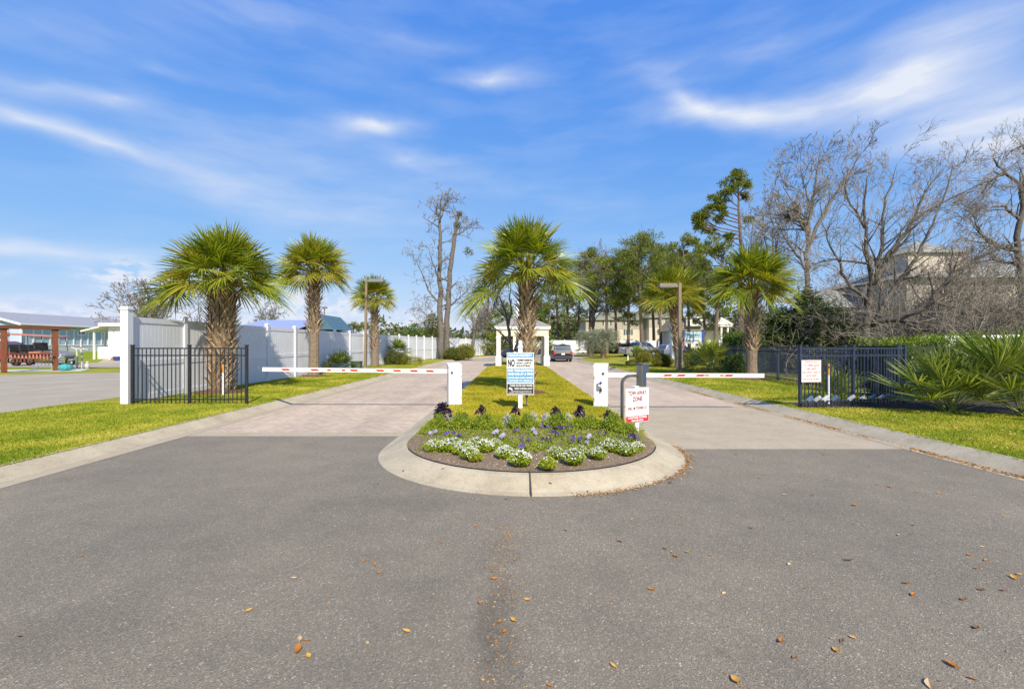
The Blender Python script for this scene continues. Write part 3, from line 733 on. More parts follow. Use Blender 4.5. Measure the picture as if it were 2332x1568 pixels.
def bush(name, label, cat, loc, blobs, leaf, n, mat_, seed, stems=True, group=None, core=True, w=.5, jit=1.0, flat=False):
    rng = np.random.default_rng(seed); t = thing(name, label, cat, loc, 0, group); mb = MB()
    vol = sum(b[3] * b[4] * b[5] for b in blobs)
    for x, y, z, rx, ry, rz in blobs:
        k = int(n * (rx * ry * rz) / vol); C = ell(k, (x, y, z), (rx, ry, rz), rng, .72); C = C[C[:, 2] > .02]
        C += (np.sin(C * 5 / max(rx, .3)) * .06 * rx)
        mb.leaves(C, leaf, leaf * w, rng, 0, D=(C - np.array([x, y, z])) / np.array([rx, ry, rz]), jit=jit)
        if core:
            q = [(math.cos(a) * .8, math.sin(a) * .8) for a in np.linspace(-1.3, 1.5, 7)]
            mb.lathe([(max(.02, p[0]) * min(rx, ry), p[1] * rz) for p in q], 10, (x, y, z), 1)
    mb.build('foliage', [mat_, CORE], t)
    if stems:
        s = MB(); A = []; B = []
        for x, y, z, rx, ry, rz in blobs:
            for _ in range(6): A.append((x * .8 + rng.normal() * rx * .2, y * .8 + rng.normal() * ry * .2, -.03)); B.append((x + rng.normal() * rx * .4, y + rng.normal() * ry * .4, z))
        s.sticks(A, B, .02, .012, 5); s.build('stem', BARKD, t)
    return t


CB = dict(seg=(.35, .28, .22, .2), kids=(5, 4, 3), wig=.17, up=.05, ang=.75, rat=.55, rmin=.006)
# ------------------------------------------------------------------ palms
palm('stout palm with a thick boot-covered trunk behind the black iron fence', (-9.55, 15.0, .15), 3.5, 2.12, 2.0, .33, .34, 11, nf=44, nb=380, core=PALMBD, thmax=80, extra=((178, 84, 1.12), (192, 88, 1.05), (2, 78, 1.05), (-12, 86, 1.05)))
palm('palm with a bare lower trunk by the white fence, behind the barrier arm tip', (-9.75, 22.4, .15), 4.95, 2.15, 2.25, .25, .24, 12, nf=42, boots=(.42, 1), nb=150, yellow=.55)
palm('smaller palm just behind the bronze lamp post along the white fence', (-9.65, 32, .15), 4.55, 1.95, 2.1, .26, .22, 13, nf=34, boots=(.25, 1), nb=120, yellow=.5)
palm('tall palm in the middle of the grass island behind the private property sign', (.50, 14.75, .15), 3.75, 1.85, 2.35, .20, .20, 14, nf=40, boots=(.05, 1), nb=210, bootm=BOOT, core=PALMBD, up=8, yellow=.15, extra=((178, 98, 1.2), (188, 104, 1.1), (-6, 84, 1.1), (8, 92, 1.05)), lean=(-.05, 0))
palm('full-crowned palm on the lawn by the navy fence beside the barrier arm tip', (10.8, 20.5, .15), 3.95, 2.3, 2.35, .23, .22, 15, nf=40, boots=(.3, 1), nb=130, yellow=.25)
palm('leaning palm right behind the brown lamp post', (10.85, 29.5, .15), 4.35, 2.65, 2.5, .27, .26, 16, nf=34, boots=(.25, 1), nb=150, lean=(-.45, 0), yellow=.55)
for c, r in (((-9.5, 14.9), .95), ((-9.7, 22.3), .95), ((-9.6, 31.9), .9), ((.5, 14.75), .75), ((10.8, 20.4), 1.0), ((10.85, 29.4), 1.2), ((11.3, 26.6), .9)):
    mound('mulch_ring', (c[0], c[1], .152), r, .1)
fanpalm('fan_palm', 'small fan palm with dark leaves against the white fence', 'palm', (-9.65, 25.5, .15), 24, .80, .72, 21, [FANP], th=(5, 85))
fanpalm('fan_palm', 'small fan palm rising behind a clipped round bush by the white fence', 'palm', (-9.1, 36.6, .15), 20, .75, .80, 22, [FANP], th=(8, 82), stem=.85)
fanpalm('fan_palm', 'young fan palm with splayed yellow-green fronds between the lamp post and navy fence', 'palm', (11.45, 26.2, .15), 26, 1.05, 1.05, 23, [FANY], th=(4, 95), stem=.35, droop=.12)
fanpalm('saw_palmetto', 'bushy saw palmetto beside the end post of the navy fence', 'palmetto', (10.15, 10.55, .15), 28, .95, .85, 24, [SAWP], th=(3, 66), nl=22, gap=.36, droop=.04)
fanpalm('saw_palmetto', 'largest saw palmetto, cut by the photo edge in front of the hedge', 'palmetto', (11.3, 9.95, .15), 32, 1.35, 1.1, 25, [SAWP], th=(3, 62), nl=24, gap=.36, droop=.04)
fanpalm('saw_palmetto', 'pale-tipped saw palmetto growing behind the navy fence pickets', 'palmetto', (9.15, 12.75, .15), 11, .55, .72, 26, [SAWP], th=(5, 75), nl=26, gap=.40)
pinnate('grey-green pindo palm nearest the road, on the far lawn corner', (10.3, 51.5, .15), 2.2, .24, 2.3, 30, 31)
pinnate('grey-green pindo palm with a thick pale trunk in the far grass patch', (11.6, 67, .14), 2.4, .42, 2.8, 34, 32)
# ------------------------------------------------------------------ bare trees
x0 = -7.45; d0 = 49.0
T = lambda u, v, d=d0, o=(x0, d0): (X(u, d) - o[0], d - o[1], Z(v, d) - .15)
CT = dict(seg=(.5, .4, .3, .3), kids=(6, 4), wig=.26, up=.02, ang=1.0, rat=.5, rmin=.016)
bt = bare('tall bare twin-stemmed tree with broken tops behind the white fence', (x0, d0, .15), [
    ([(0, 0, -.1), T(1001, 700), T(1000, 620), T(1003, 530), T(1001, 490), T(1008, 436)], .34, .06), ([(.5, .2, -.1), T(1017, 730), T(1024, 640), T(1033, 560), T(1040, 510), T(1044, 484)], .33, .14),
    ([T(1003, 505), T(993, 480), T(996, 462)], .10, .04), ([T(1004, 480), T(1015, 462), T(1020, 445)], .08, .03), ([T(1037, 535), T(1055, 528), T(1068, 512)], .1, .03),
    ([T(1000, 690), T(975, 660), T(960, 620), T(938, 580)], .11, .02), ([T(1001, 640), T(985, 600), T(972, 560)], .09, .02), ([T(1020, 700), T(1045, 680), T(1070, 655)], .1, .02), ([T(1001, 735), T(978, 725), T(955, 700)], .1, .02)],
    CT, 41, [BARK, TWIGG], kidL=2.3, kids=17, first=.16)
rng = np.random.default_rng(5)
for u, v, r in ((1067, 573, .55), (1041, 512, .45), (1046, 488, .3)):
    mm = MB(); C = ell(160, T(u, v), (r, r, r), rng, .2); mm.leaves(C, .22, .09, rng, 0); mm.build('mistletoe', HEDGEO, bt)
CM = dict(seg=(.45, .35, .3, .25), kids=(6, 4, 2), wig=.10, up=.05, ang=.58, rat=.66, rmin=.0058)
x1, d1 = 16.1, 20.6; T1 = lambda u, v, d=d1: (X(u, d) - x1, d - d1, Z(v, d) - .15)
bare('large many-limbed bare tree behind the navy fence, its long limb leaning over the house', (x1, d1, .15), [
    ([(0, 0, -.1), T1(1972, 760), T1(1978, 700), T1(1985, 640), T1(1972, 560), T1(1968, 480), T1(1975, 400)], .19, .025), ([T1(1990, 735), T1(2040, 650), T1(2085, 590, 20), T1(2110, 540, 20), T1(2135, 480, 20), T1(2170, 372, 20)], .11, .012),
    ([T1(1985, 740), T1(2060, 720, 19.5), T1(2120, 690, 19), T1(2170, 620, 18.6), T1(2290, 560, 18), T1(2420, 500, 17.5)], .135, .018), ([T1(1985, 650), T1(2040, 560), T1(2080, 500), T1(2105, 440), T1(2150, 385)], .12, .012),
    ([T1(2085, 500), T1(2130, 470), T1(2230, 420), T1(2290, 390)], .05, .01), ([T1(1980, 690), T1(1930, 640), T1(1890, 560), T1(1870, 500)], .09, .012), ([T1(1990, 640), T1(2010, 560), T1(2015, 470), T1(2042, 375)], .10, .012),
    ([T1(1975, 600), T1(1900, 590), T1(1830, 610)], .06, .01), ([T1(1970, 520), T1(1930, 450), T1(1915, 380)], .06, .01), ([T1(2120, 690, 19), T1(2160, 690, 19), T1(2200, 660, 18.8)], .06, .01)],
    CM, 42, [BARKD, TWIG, PALMD], kidL=1.75, kids=24, tuft=.004, first=.25)
x2, d2 = 20.0, 31.0; T2 = lambda u, v, d=d2: (X(u, d) - x2, d - d2, Z(v, d) - .15)
bare('upright bare tree with a broken limb stub, behind the dark evergreen', (x2, d2, .15), [
    ([(0, 0, -.1), T2(1838, 700), T2(1838, 600), T2(1842, 520), T2(1850, 450), T2(1862, 380), T2(1868, 345)], .21, .02), ([T2(1842, 530), T2(1825, 505), T2(1795, 495)], .17, .1), ([T2(1840, 560), T2(1880, 480), T2(1930, 400), T2(1960, 345)], .13, .015),
    ([T2(1842, 540), T2(1810, 470), T2(1780, 420)], .09, .015), ([T2(1845, 500), T2(1835, 430), T2(1822, 370)], .08, .015), ([T2(1838, 620), T2(1800, 560), T2(1765, 500)], .09, .015)],
    dict(CM, rmin=.011), 43, [BARK, TWIGG, PALMD], kidL=2.0, kids=24, tuft=.008, first=.35)
x3, d3 = 25.3, 22.5; T3 = lambda u, v, d=d3: (X(u, d) - x3, d - d3, Z(v, d) - .15)
bare('crooked bare tree with a thick trunk at the photo edge beyond the house', (x3, d3, .15), [
    ([(0, 0, -.1), T3(2325, 650), T3(2318, 560), T3(2330, 470), T3(2322, 420), T3(2290, 395), T3(2262, 360)], .18, .03), ([T3(2325, 440), T3(2350, 380), T3(2330, 330), T3(2300, 345)], .11, .02), ([T3(2318, 570), T3(2270, 560), T3(2230, 530), T3(2215, 490)], .13, .02), ([T3(2320, 600), T3(2260, 590), T3(2210, 600)], .1, .02), ([T3(2290, 395), T3(2255, 410), T3(2235, 440)], .08, .02), ([T3(2322, 500), T3(2290, 470), T3(2262, 470)], .08, .02)],
    dict(CM, wig=.2), 44, [BARKD, TWIG, PALMD], kidL=1.6, kids=20, tuft=.008, first=.45)


def plain_bare(label, u, d, vtop, spread, seed, mats, C=CB, r=.16, kids=14, kidL=None, z0=.15, stems=3, name='bare_tree', tuft=0, group=None):
    rng = np.random.default_rng(seed); h = Z(vtop, d) - z0; x = X(u, d); lim = []
    for i in range(stems):
        a = rng.uniform(0, 6.28); s = spread * (0 if i == 0 else rng.uniform(.4, 1)); q0 = 0 if i == 0 else rng.uniform(.15, .45)
        hh = h * (1 if i == 0 else rng.uniform(.7, .95))
        lim.append(([(0, 0, -.1 if i == 0 else h * q0), (s * .4 * math.cos(a) + rng.normal() * .15, s * .4 * math.sin(a), h * q0 + (hh - h * q0) * .4), (s * .8 * math.cos(a), s * .8 * math.sin(a), h * q0 + (hh - h * q0) * .75), (s * math.cos(a), s * math.sin(a), hh)], r if i == 0 else r * .6, r * .12))
    return bare(label, (x, d, z0), lim, C, seed, mats, kidL=kidL or spread * .9, kids=kids, name=name, tuft=tuft, group=group)


CF = dict(CB, rmin=.018, seg=(.6, .5, .4), kids=(6, 4))
plain_bare('grey bare tree standing behind the two pindo palms, slender crown', 1352, 84, 585, 3.5, 51, [BARK, TWIGG], dict(CF, rmin=.022, up=.1), .3, 26, 4.2, stems=5)
plain_bare('grey bare tree just past the roof of the gatehouse, against the yellow-green tree', 1112, 68, 640, 3.4, 52, [BARKD, TWIG], CF, .3, 22, 3.4, stems=5)
plain_bare('thin bare tree with tangled twigs, just beside the tall leaning pine', 1760, 36, 440, 2.2, 53, [BARK, TWIGG, PALMD], dict(CM, rmin=.012), .14, 14, 1.6, stems=5, tuft=.03)
plain_bare('thin bare tree behind the full-crowned palm', 1712, 42, 470, 2.2, 54, [BARK, TWIGG, PALMD], dict(CM, rmin=.013), .15, 12, 2.2, stems=4, tuft=.03)
plain_bare('low bushy bare tree in front of the siding house', 2165, 24, 560, 2.6, 55, [BARKD, TWIG], dict(CM, rmin=.008), .12, 10, 1.9, stems=6)
plain_bare('pale broad twiggy tree behind the post at the end of the white fence', 335, 42, 662, 2.6, 56, [BARK, TWIGG, PALMD], CF, .16, 22, 2.0, stems=8, tuft=.2)
plain_bare('thin leafless tree seen over the white fence beside the stout palm', 452, 44, 668, 1.8, 57, [BARK, TWIGG], dict(CF, rmin=.014), .1, 8, 1.6, stems=4)
plain_bare('small round tree over the lilac metal roof', 605, 55, 690, 1.6, 58, [BARK, TWIGG, HEDGEO], CF, .12, 14, 1.6, stems=6, tuft=.3)
plain_bare('leafless tree on the fence line beside the twin-stemmed tree', 1075, 60, 690, 2.2, 59, [BARK, TWIGG], CF, .16, 14, 2.0, stems=5)
# ------------------------------------------------------------------ pines
K = lambda u, v, r, d, x, dy=0: (X(u, d) - x, dy, Z(v, d) - .15, r)
px = X(1690, 45)
pine('tall leaning pine rising above the brown lamp post, highest of the pines', (px, 45, .15), 18.0, [K(u, v, r, 45, px, dy) for u, v, r, dy in ((1685, 405, 1.0, 0), (1668, 420, 1.1, .4), (1695, 425, .8, -.5), (1655, 448, 1.1, 0), (1640, 468, .9, .5), (1628, 455, .7, 0), (1610, 490, .9, -.4), (1590, 495, .8, .3), (1632, 495, .9, 0), (1590, 515, .6, 0), (1620, 520, .7, .5), (1700, 445, .6, .4), (1640, 560, .7, .4), (1660, 545, .6, -.3), (1705, 500, .5, 0), (1675, 395, .8, .3), (1660, 432, .9, -.4), (1612, 478, .9, .4), (1600, 505, .8, .2), (1640, 480, .8, 0))], .25, 61, top=(-.3, 0), dens=1.5)


def stdpine(label, u, d, vtop, vlow, wid, seed, r=.24, n=16, dens=.8, z0=.15, leaf=.5):
    rng = np.random.default_rng(seed); x = X(u, d); h = Z(vtop, d) - z0; lo = Z(vlow, d) - z0; cl = []; W = wid / F * d * .5
    n = int(n * 1.5)
    for i in range(n):
        q = (i + .5) / n; a = i * 2.4 + rng.uniform(-.5, .5); ww = W * (math.sin(math.pi * (.15 + .85 * q)) ** .7 + .15) * rng.uniform(.3, 1.05); cl.append((ww * math.cos(a), ww * math.sin(a), lo + (h - lo) * (.04 + .93 * q), W * rng.uniform(.34, .52)))
    return pine(label, (x, d, z0), h * .98, cl, r, seed, top=(rng.normal() * .8, 0), dens=dens, leaf=leaf)


for a in (('broad round-topped pine, the widest crown over the beige apartment building', 1463, 74, 532, 690, 120, 62, .3, 22), ('sparse pine between the round-topped pine and the tall leaning pine', 1570, 66, 535, 640, 95, 63, .22, 12), ('pine with a bent crown below the tall leaning pine', 1628, 58, 545, 690, 100, 64, .24, 14),
          ('pine crown beside the big island palm, behind the grey bare tree', 1345, 92, 570, 640, 90, 65, .28, 14), ('pine behind the round-topped pine, on the gatehouse side of it', 1402, 88, 572, 720, 100, 66, .26, 18), ('pine behind the leaning palm, half hidden by its fronds', 1530, 84, 585, 700, 90, 67, .28, 14),
          ('bare-stemmed pine right beside the gatehouse roof', 1251, 88, 640, 720, 80, 68, .26, 8), ('bare-stemmed pine with a bent crown, next pine past the gatehouse', 1272, 96, 600, 690, 90, 69, .28, 8), ('pine trunk nearest the minivan, crown low', 1296, 90, 615, 715, 85, 70, .30, 12),
          ('pine with low boughs in front of the apartment building gable', 1490, 90, 600, 720, 80, 71, .3, 12), ('dark pine at the pale end of the apartment building', 1432, 96, 590, 745, 80, 72, .3, 14),
          ('pine rising straight behind the two pindo palms', 1382, 78, 588, 700, 85, 171, .26, 16), ('slim pine just before the round-topped pine', 1432, 86, 572, 690, 70, 172, .25, 14), ('pine filling the gap after the round-topped pine', 1505, 80, 562, 690, 85, 173, .26, 16),
          ('far pine over the clubhouse roof', 1552, 94, 572, 690, 85, 174, .26, 16), ('far pine beyond the brown lamp head', 1590, 88, 585, 700, 80, 175, .26, 14), ('low pine crown showing past the gatehouse cupola', 1222, 98, 690, 745, 70, 176, .26, 10), ('pine half hidden by the island palm fronds', 1316, 98, 590, 660, 80, 177, .27, 12),
          ('low-branched pine beside the marina-style sign', 1608, 62, 640, 745, 85, 73, .2, 12), ('small distant pine seen over the white fence near the small lamp', 806, 160, 738, 752, 38, 74, .3, 8), ('second small distant pine over the white fence', 828, 165, 735, 752, 30, 75, .3, 7)):
    stdpine(*a)
# ------------------------------------------------------------------ evergreen and shrubs behind
def cone(n, c, r, h, rng): z = rng.uniform(0, 1, n) ** .9; a = rng.uniform(0, 6.28, n); q = r * (1 - z) ** .7 * rng.uniform(.6, 1, n) * (1 + .25 * np.sin(a * 4 + z * 9)); return np.stack([c[0] + q * np.cos(a), c[1] + q * np.sin(a), c[2] + z * h], 1)


def cedar(label, u, d, vtop, r, seed, n=9000, mat_=CEDAR, name='cedar_tree', leaf=.2):
    rng = np.random.default_rng(seed); h = Z(vtop, d) - .15; t = thing(name, label, 'tree', (X(u, d), d, .15)); mb = MB()
    nb_ = 150; A = []; B = []
    for i in range(nb_):
        zq = (i + .5) / nb_; a = i * 2.4 + rng.uniform(-.4, .4); ln = r * (1 - zq) ** .65 * rng.uniform(.45, 1.12) * (1 + .2 * math.sin(a * 2 + 1)); z0_ = .15 + h * .96 * zq; m = max(6, int(n / nb_ * (ln / r) * 1.6))
        o = np.array([math.cos(a), math.sin(a), rng.uniform(-.15, .35)]); tq = rng.uniform(.25, 1, m) ** .7; C = np.array([0, 0, z0_]) + o * (ln * tq)[:, None] + rng.normal(size=(m, 3)) * np.array([.12, .12, .09]) * (r * .6) ** .5
        C[:, 2] = np.maximum(C[:, 2], .08); mb.leaves(C, leaf, leaf * .4, rng, 0, D=np.repeat(o[None], m, 0), jit=.5)
    mb.build('crown', mat_, t)
    s = MB(); s.tube([(0, 0, -.1), (0, 0, h * .6), (0, 0, h * .93)], [.2, .12, .03], 7)
    s.sticks([(0, 0, z) for z in np.linspace(.4, h * .8, 30)], [(r * .6 * (1 - z / h) * math.cos(i * 2.4), r * .6 * (1 - z / h) * math.sin(i * 2.4), z + .1) for i, z in enumerate(np.linspace(.4, h * .8, 30))], .03, .01); s.build('trunk', BARKD, t); return t


cedar('dark spreading evergreen behind the navy fence, beside the full-crowned palm', 1838, 26.5, 655, 2.6, 81, 13000)
cedar('lower dark evergreen between the full-crowned palm and the thicket', 1775, 28, 700, 1.9, 82, 8000)
cedar('wide green evergreen bush between the gate sign fence and the large bare tree', 1905, 24.5, 700, 2.1, 183, 9000)
cedar('yellow-green leafy tree behind the gatehouse', 1152, 66, 688, 4.0, 83, 9000, YGREEN, 'leafy_tree', .34)
cedar('dark green tree behind the twin-stemmed bare tree', 985, 72, 712, 3.2, 84, 6000, HEDGEO, 'leafy_tree', .36)
cedar('green tree just past the gatehouse, under the pine trunks', 1228, 80, 700, 2.8, 85, 6000, HEDGE, 'leafy_tree', .36)
cedar('rounded green tree over the white fence, next to the twin-stemmed tree', 945, 80, 735, 3.0, 86, 5000, HEDGE, 'leafy_tree', .36)
cedar('olive green tree against the fence line, next before the gatehouse', 1098, 78, 725, 3.4, 87, 6000, YGREEN, 'leafy_tree', .36)
# ------------------------------------------------------------------ white privacy fence
FB = [(-10.19, 12.04), (-10.33, 14.35)] + [(-10.36, 14.35 + 2.45 * i) for i in range(1, 7)] + [(-10.28, 31.6), (-10.12, 34.1), (-9.9, 36.6), (-9.68, 39.1), (-9.45, 41.6), (-9.25, 44.1), (-9.0, 46.6), (-8.6, 49.1), (-8.05, 51.6), (-7.4, 54.0), (-6.7, 56.4), (-5.95, 58.8), (-5.2, 61.2), (-4.5, 63.5), (-3.8, 65.8), (-3.1, 68.2), (-2.2, 70.5), (-1.0, 72.7), (.4, 74.7), (2.1, 76.5), (3.8, 78.3), (5.5, 80.1), (7.2, 81.9)]
FB += [(7.2 + 2.35 * i, 81.9 + .72 * i) for i in range(1, 13)]
VP = siding('vinyl_panel', (.80, .80, .83), (.76, .76, .80), .15, .45, 'X', .35)
fence = thing('white_fence', 'tall white vinyl privacy fence running from the black iron fence to behind the minivan', 'fence', (0, 0, .15))
FH = 2.36
pp = MB(); pp.box((0, 0, (FH + .04) / 2), (.13, .13, FH + .04)); pp.box((0, 0, FH + .06), (.16, .16, .035)); pp.add([(-.075, -.075, FH + .077), (.075, -.075, FH + .077), (.075, .075, FH + .077), (-.075, .075, FH + .077), (0, 0, FH + .12)], [[0, 1, 4], [1, 2, 4], [2, 3, 4], [3, 0, 4]])
proto = None
for i, (x, y) in enumerate(FB):
    if i == 0:
        q = MB(); q.box((0, 0, 1.25), (.19, .19, 2.5)); q.box((0, 0, 2.52), (.23, .23, .04)); q.box((0, 0, 2.56), (.18, .18, .05)); o = q.build('post', WHITE, fence)
    elif proto is None: o = proto = pp.build('post', WHITE, fence)
    else: o = proto.copy(); COL.objects.link(o)
    o.location = (x, y, 0)
    if i < len(FB) - 1:
        a = Vector((x, y, 0)); b = Vector((*FB[i + 1], 0)); d = b - a; o.rotation_euler.z = math.atan2(d.y, d.x)
pcache = {}
for (a, b) in zip(FB, FB[1:]):
    d = Vector(b) - Vector(a); ln = round(d.length - .12, 2)
    if ln not in pcache:
        q = MB(); top = FH - .06
        n = max(1, int(ln / .151)); wd = ln / n
        for j in range(n): q.box((-ln / 2 + wd * (j + .5), 0, (top + .04) / 2), (wd - .013, .024, top - .12), m=0)
        q.box((0, 0, (top + .04) / 2), (ln, .012, top - .12), m=1)
        for z, h in ((top - .05, .15), (.13, .16), (top * .47, .15)): q.box((0, 0, z), (ln, .05, h), m=1)
        pcache[ln] = q.mesh('panel', [WHITE, WHITE])
    o = bpy.data.objects.new('panel', pcache[ln]); COL.objects.link(o); o.parent = fence
    o.location = ((a[0] + b[0]) / 2, (a[1] + b[1]) / 2, 0); o.rotation_euler.z = math.atan2(d.y, d.x)


# ------------------------------------------------------------------ iron fences
def iron(label, pts, h, mat_, pick=.114, pw=.018, post=.062, name='iron_fence', tall=.06, spear=False):
    t = thing(name, label, 'fence', (pts[0][0], pts[0][1], .15)); o0 = Vector(pts[0])
    for p in pts:
        q = MB(); q.box((0, 0, (h + tall) / 2 - .03), (post, post, h + tall + .06)); q.box((0, 0, h + tall + .012), (post + .016, post + .016, .022)); o = q.build('post', mat_, t)
        o.location = (p[0] - o0.x, p[1] - o0.y, 0); d = Vector(pts[1]) - Vector(pts[0]); o.rotation_euler.z = math.atan2(d.y, d.x)
    for a, b in zip(pts, pts[1:]):
        d = Vector(b) - Vector(a); ln = d.length - post; q = MB()
        for z in (h - .012, h - .20, .13): q.box((0, 0, z), (ln, .03, .034))
        n = int(round(ln / pick)); 
        for j in range(1, n): q.box((-ln / 2 + ln * j / n, 0, (h + .03) / 2 + (.02 if spear else 0)), (pw, pw, h - .03 + (.04 if spear else 0)))
        o = q.build('picket_panel', mat_, t); m_ = (Vector(a) + Vector(b)) / 2 - o0; o.location = (m_.x, m_.y, 0); o.rotation_euler.z = math.atan2(d.y, d.x)
    return t


iron('short black iron picket fence with three posts on the lawn by the white fence end', [(-10.02, 12.02), (-8.53, 12.04), (-7.02, 12.04)], 1.49, IRON)
iron('navy iron fence panel carrying the gate sign, beside the saw palmettos', [(7.23, 11.42), (8.86, 11.82), (10.55, 12.23)], 1.49, NAVY)
iron('long navy iron fence running back along the lawn behind the full-crowned palm', [(10.62, 12.5)] + [(10.62 + .298 * k, 12.5 + 2.4 * k) for k in range(1, 7)] + [(12.7, 29.3), (15.1, 29.6), (17.5, 29.9)], 1.49, NAVY)


# ------------------------------------------------------------------ barrier gates
def gate(label, loc, rz, arm_end, arm_z, arm_y, seed, side, lock=False):
    t = thing('barrier_gate', label, 'barrier gate', loc); h = 1.0
    q = MB(); q.M = Matrix.Rotation(rz, 4, 'Z')
    w_ = .34; dp = .34; hl, hr = (h - .05, h + .05) if side < 0 else (h + .05, h - .05)
    hl = hr = h
    q.box((0, 0, h / 2 - .02), (w_, dp, h + .04)); c = q.build('cabinet', PAINT, t, bevel=.012)
    q = MB(); q.M = Matrix.Rotation(rz, 4, 'Z')
    q.add([(-.18, -.18, h + .003), (.18, -.18, h + .003), (.18, .18, h + .003), (-.18, .18, h + .003), (-.18, -.18, h + .04), (.18, -.18, h + .04), (.18, .18, h + .10), (-.18, .18, h + .10)], [[0, 3, 2, 1], [4, 5, 6, 7], [0, 1, 5, 4], [1, 2, 6, 5], [2, 3, 7, 6], [3, 0, 4, 7]])
    q.build('lid', PAINT, t, bevel=.008)
    q = MB(); q.M = Matrix.Rotation(rz, 4, 'Z') @ Matrix.Translation((side * .09 if not lock else .07, -dp / 2 - .008, h - .15)) @ Matrix.Rotation(R_(90), 4, 'X')
    q.lathe([(.0, .0), (.034, 0), (.034, .012), (.024, .016), (.0, .016)], 16); k = q.build('lock', [IRON], t); 
    q = MB(); q.M = Matrix.Rotation(rz, 4, 'Z') @ Matrix.Translation((side * .09 if not lock else .07, -dp / 2 - .026, h - .15)) @ Matrix.Rotation(R_(90), 4, 'X')
    q.lathe([(.0, .0), (.016, 0), (.016, .004), (0, .004)], 12); q.build('key_barrel', STEEL, k)
    q = MB(); q.M = Matrix.Rotation(rz, 4, 'Z'); q.box((0, -dp / 2 - .003, h / 2 - .01), (w_ - .05, .006, h - .10)); dr = q.build('door', PAINT, t, bevel=.003)
    q = MB(); q.M = Matrix.Rotation(rz, 4, 'Z')
    for z in (.2, .75): q.box((-side * (w_ / 2 - .022), -dp / 2 - .008, z), (.014, .012, .07))
    q.build('hinge', STEEL, dr)
    q = MB(); q.M = Matrix.Rotation(rz, 4, 'Z'); q.box((0, 0, .012), (w_ + .06, dp + .06, .03)); q.build('base_plate', STEEL, t)
    a = Vector((0, arm_y, arm_z[0])); x0 = side * .12; x1 = arm_end
    q = MB(); L_ = abs(x1 - x0); n = 1
    dz = arm_z[1] - arm_z[0]; AM = Matrix.Translation((x0, arm_y, arm_z[0])) @ Matrix.Rotation(math.atan2(dz, x1 - x0) if side > 0 else -math.atan2(dz, L_), 4, 'Y' if False else 'Y').to_4x4()
    AM = Matrix.Translation((x0, arm_y, arm_z[0])) @ Matrix.Rotation(-math.atan2(dz, (x1 - x0)) if side > 0 else 0, 4, 'Y')
    sl = dz / L_
    def P(s, y, z): return (x0 + side * s, arm_y + y, arm_z[0] + sl * s + z)
    def slab(s0, s1, y0, y1, z0, z1, m, sk=0):
        V = [P(s0, y0, z0), P(s1, y0, z0), P(s1, y1, z0), P(s0, y1, z0), P(s0 + sk, y0, z1), P(s1 + sk, y0, z1), P(s1 + sk, y1, z1), P(s0 + sk, y1, z1)]
        q.add(V, [[0, 3, 2, 1], [4, 5, 6, 7], [0, 1, 5, 4], [1, 2, 6, 5], [2, 3, 7, 6], [3, 0, 4, 7]], m)
    slab(0, L_, -.025, .025, -.052, .052, 0)
    st = ((.095, .50, .165, .50), (.16, .18)) if 0 else None
    marks = [.10, .185, .275, .365, .505, .715, .87] if side < 0 else [.19, .385, .47, .59, .77]
    for f in marks: slab(L_ * f - .10, L_ * f + .10, -.0275, -.0245, -.026, .026, 1, sk=.055 * (1 if side < 0 else 1))
    f = .605 if side < 0 else .685
    slab(L_ * f - .25, L_ * f + .25, -.0272, -.0245, -.03, .03, 3); slab(L_ * f - .24, L_ * f - .14, -.0285, -.0265, -.024, .024, 2); slab(L_ * f + .14, L_ * f + .24, -.0285, -.0265, -.024, .024, 2)
    for j in range(5): slab(L_ * f - .10 + j * .04, L_ * f - .075 + j * .04, -.0285, -.0265, -.016, .016, 4)
    for f in ((.44, .80) if side < 0 else (.52, .92)): slab(L_ * f - .14, L_ * f + .14, -.0270, -.0245, -.004, .004, 5)
    q.build('arm', [PAINT, RED, ORANGE if side > 0 else RED, SWHITE, GREYP, SGREY], t)
    return t


g1 = gate('white barrier gate whose striped arm spans the lane beside the white fence', (-1.52, 11.98, .15), R_(16), -5.05, (.875, .925), .02, 1, -1)
g2 = gate('white barrier gate with a blue round lock, its arm reaching toward the navy fence', (2.27, 11.62, .15), R_(-16), 4.17, (.80, .785), .02, 2, 1, True)
q = MB(); q.M = Matrix.Rotation(R_(-16), 4, 'Z')
q.box((-.03, -.19, .52), (.10, .04, .17), m=0); q.box((-.01, -.20, .58), (.06, .055, .11), m=1); q.box((.02, -.205, .44), (.04, .05, .08), m=3)
q.M = q.M @ Matrix.Translation((.015, -.23, .62)) @ Matrix.Rotation(R_(90), 4, 'X'); q.lathe([(0, 0), (.034, 0), (.034, .02), (.018, .024), (.018, .02), (0, .02)], 16, m=2)
q.build('keyed_lock_box', [STEEL, SWHITE, DBLUE, BLACK], g2)

# ------------------------------------------------------------------ signs
t = thing('private_property_sign', 'blue, white and black private property sign on a white post behind the flower bed', 'sign', (.205, 11.2, .15))
q = MB(); q.box((0, 0, .75), (.105, .105, 1.5)); q.build('post', WHITE, t, bevel=.006)
q = MB(); q.box((0, 0, 1.515), (.135, .135, .03)); q.lathe([(.055, 1.53), (.06, 1.56), (.04, 1.58), (.055, 1.61), (.05, 1.65), (.02, 1.68), (.0, 1.69)], 12); q.build('finial', WHITE, t)
q = MB(); y = -.062; W = .664; z0 = .353; H = 1.03
q.box((0, y - .004 + .006, z0 + H / 2), (W, .012, H), m=0)
def band(x0, x1, a, b, m): q.box(((x0 + x1) / 2, y - .006, z0 + (a + b) / 2 * H), (x1 - x0, .003, (b - a) * H), m=m)
w2 = W / 2 - .012
band(-w2, w2, .885, .985, 1); band(-w2, w2, .295, .625, 1); band(-w2, w2, .018, .258, 2)
yt = y - .0085
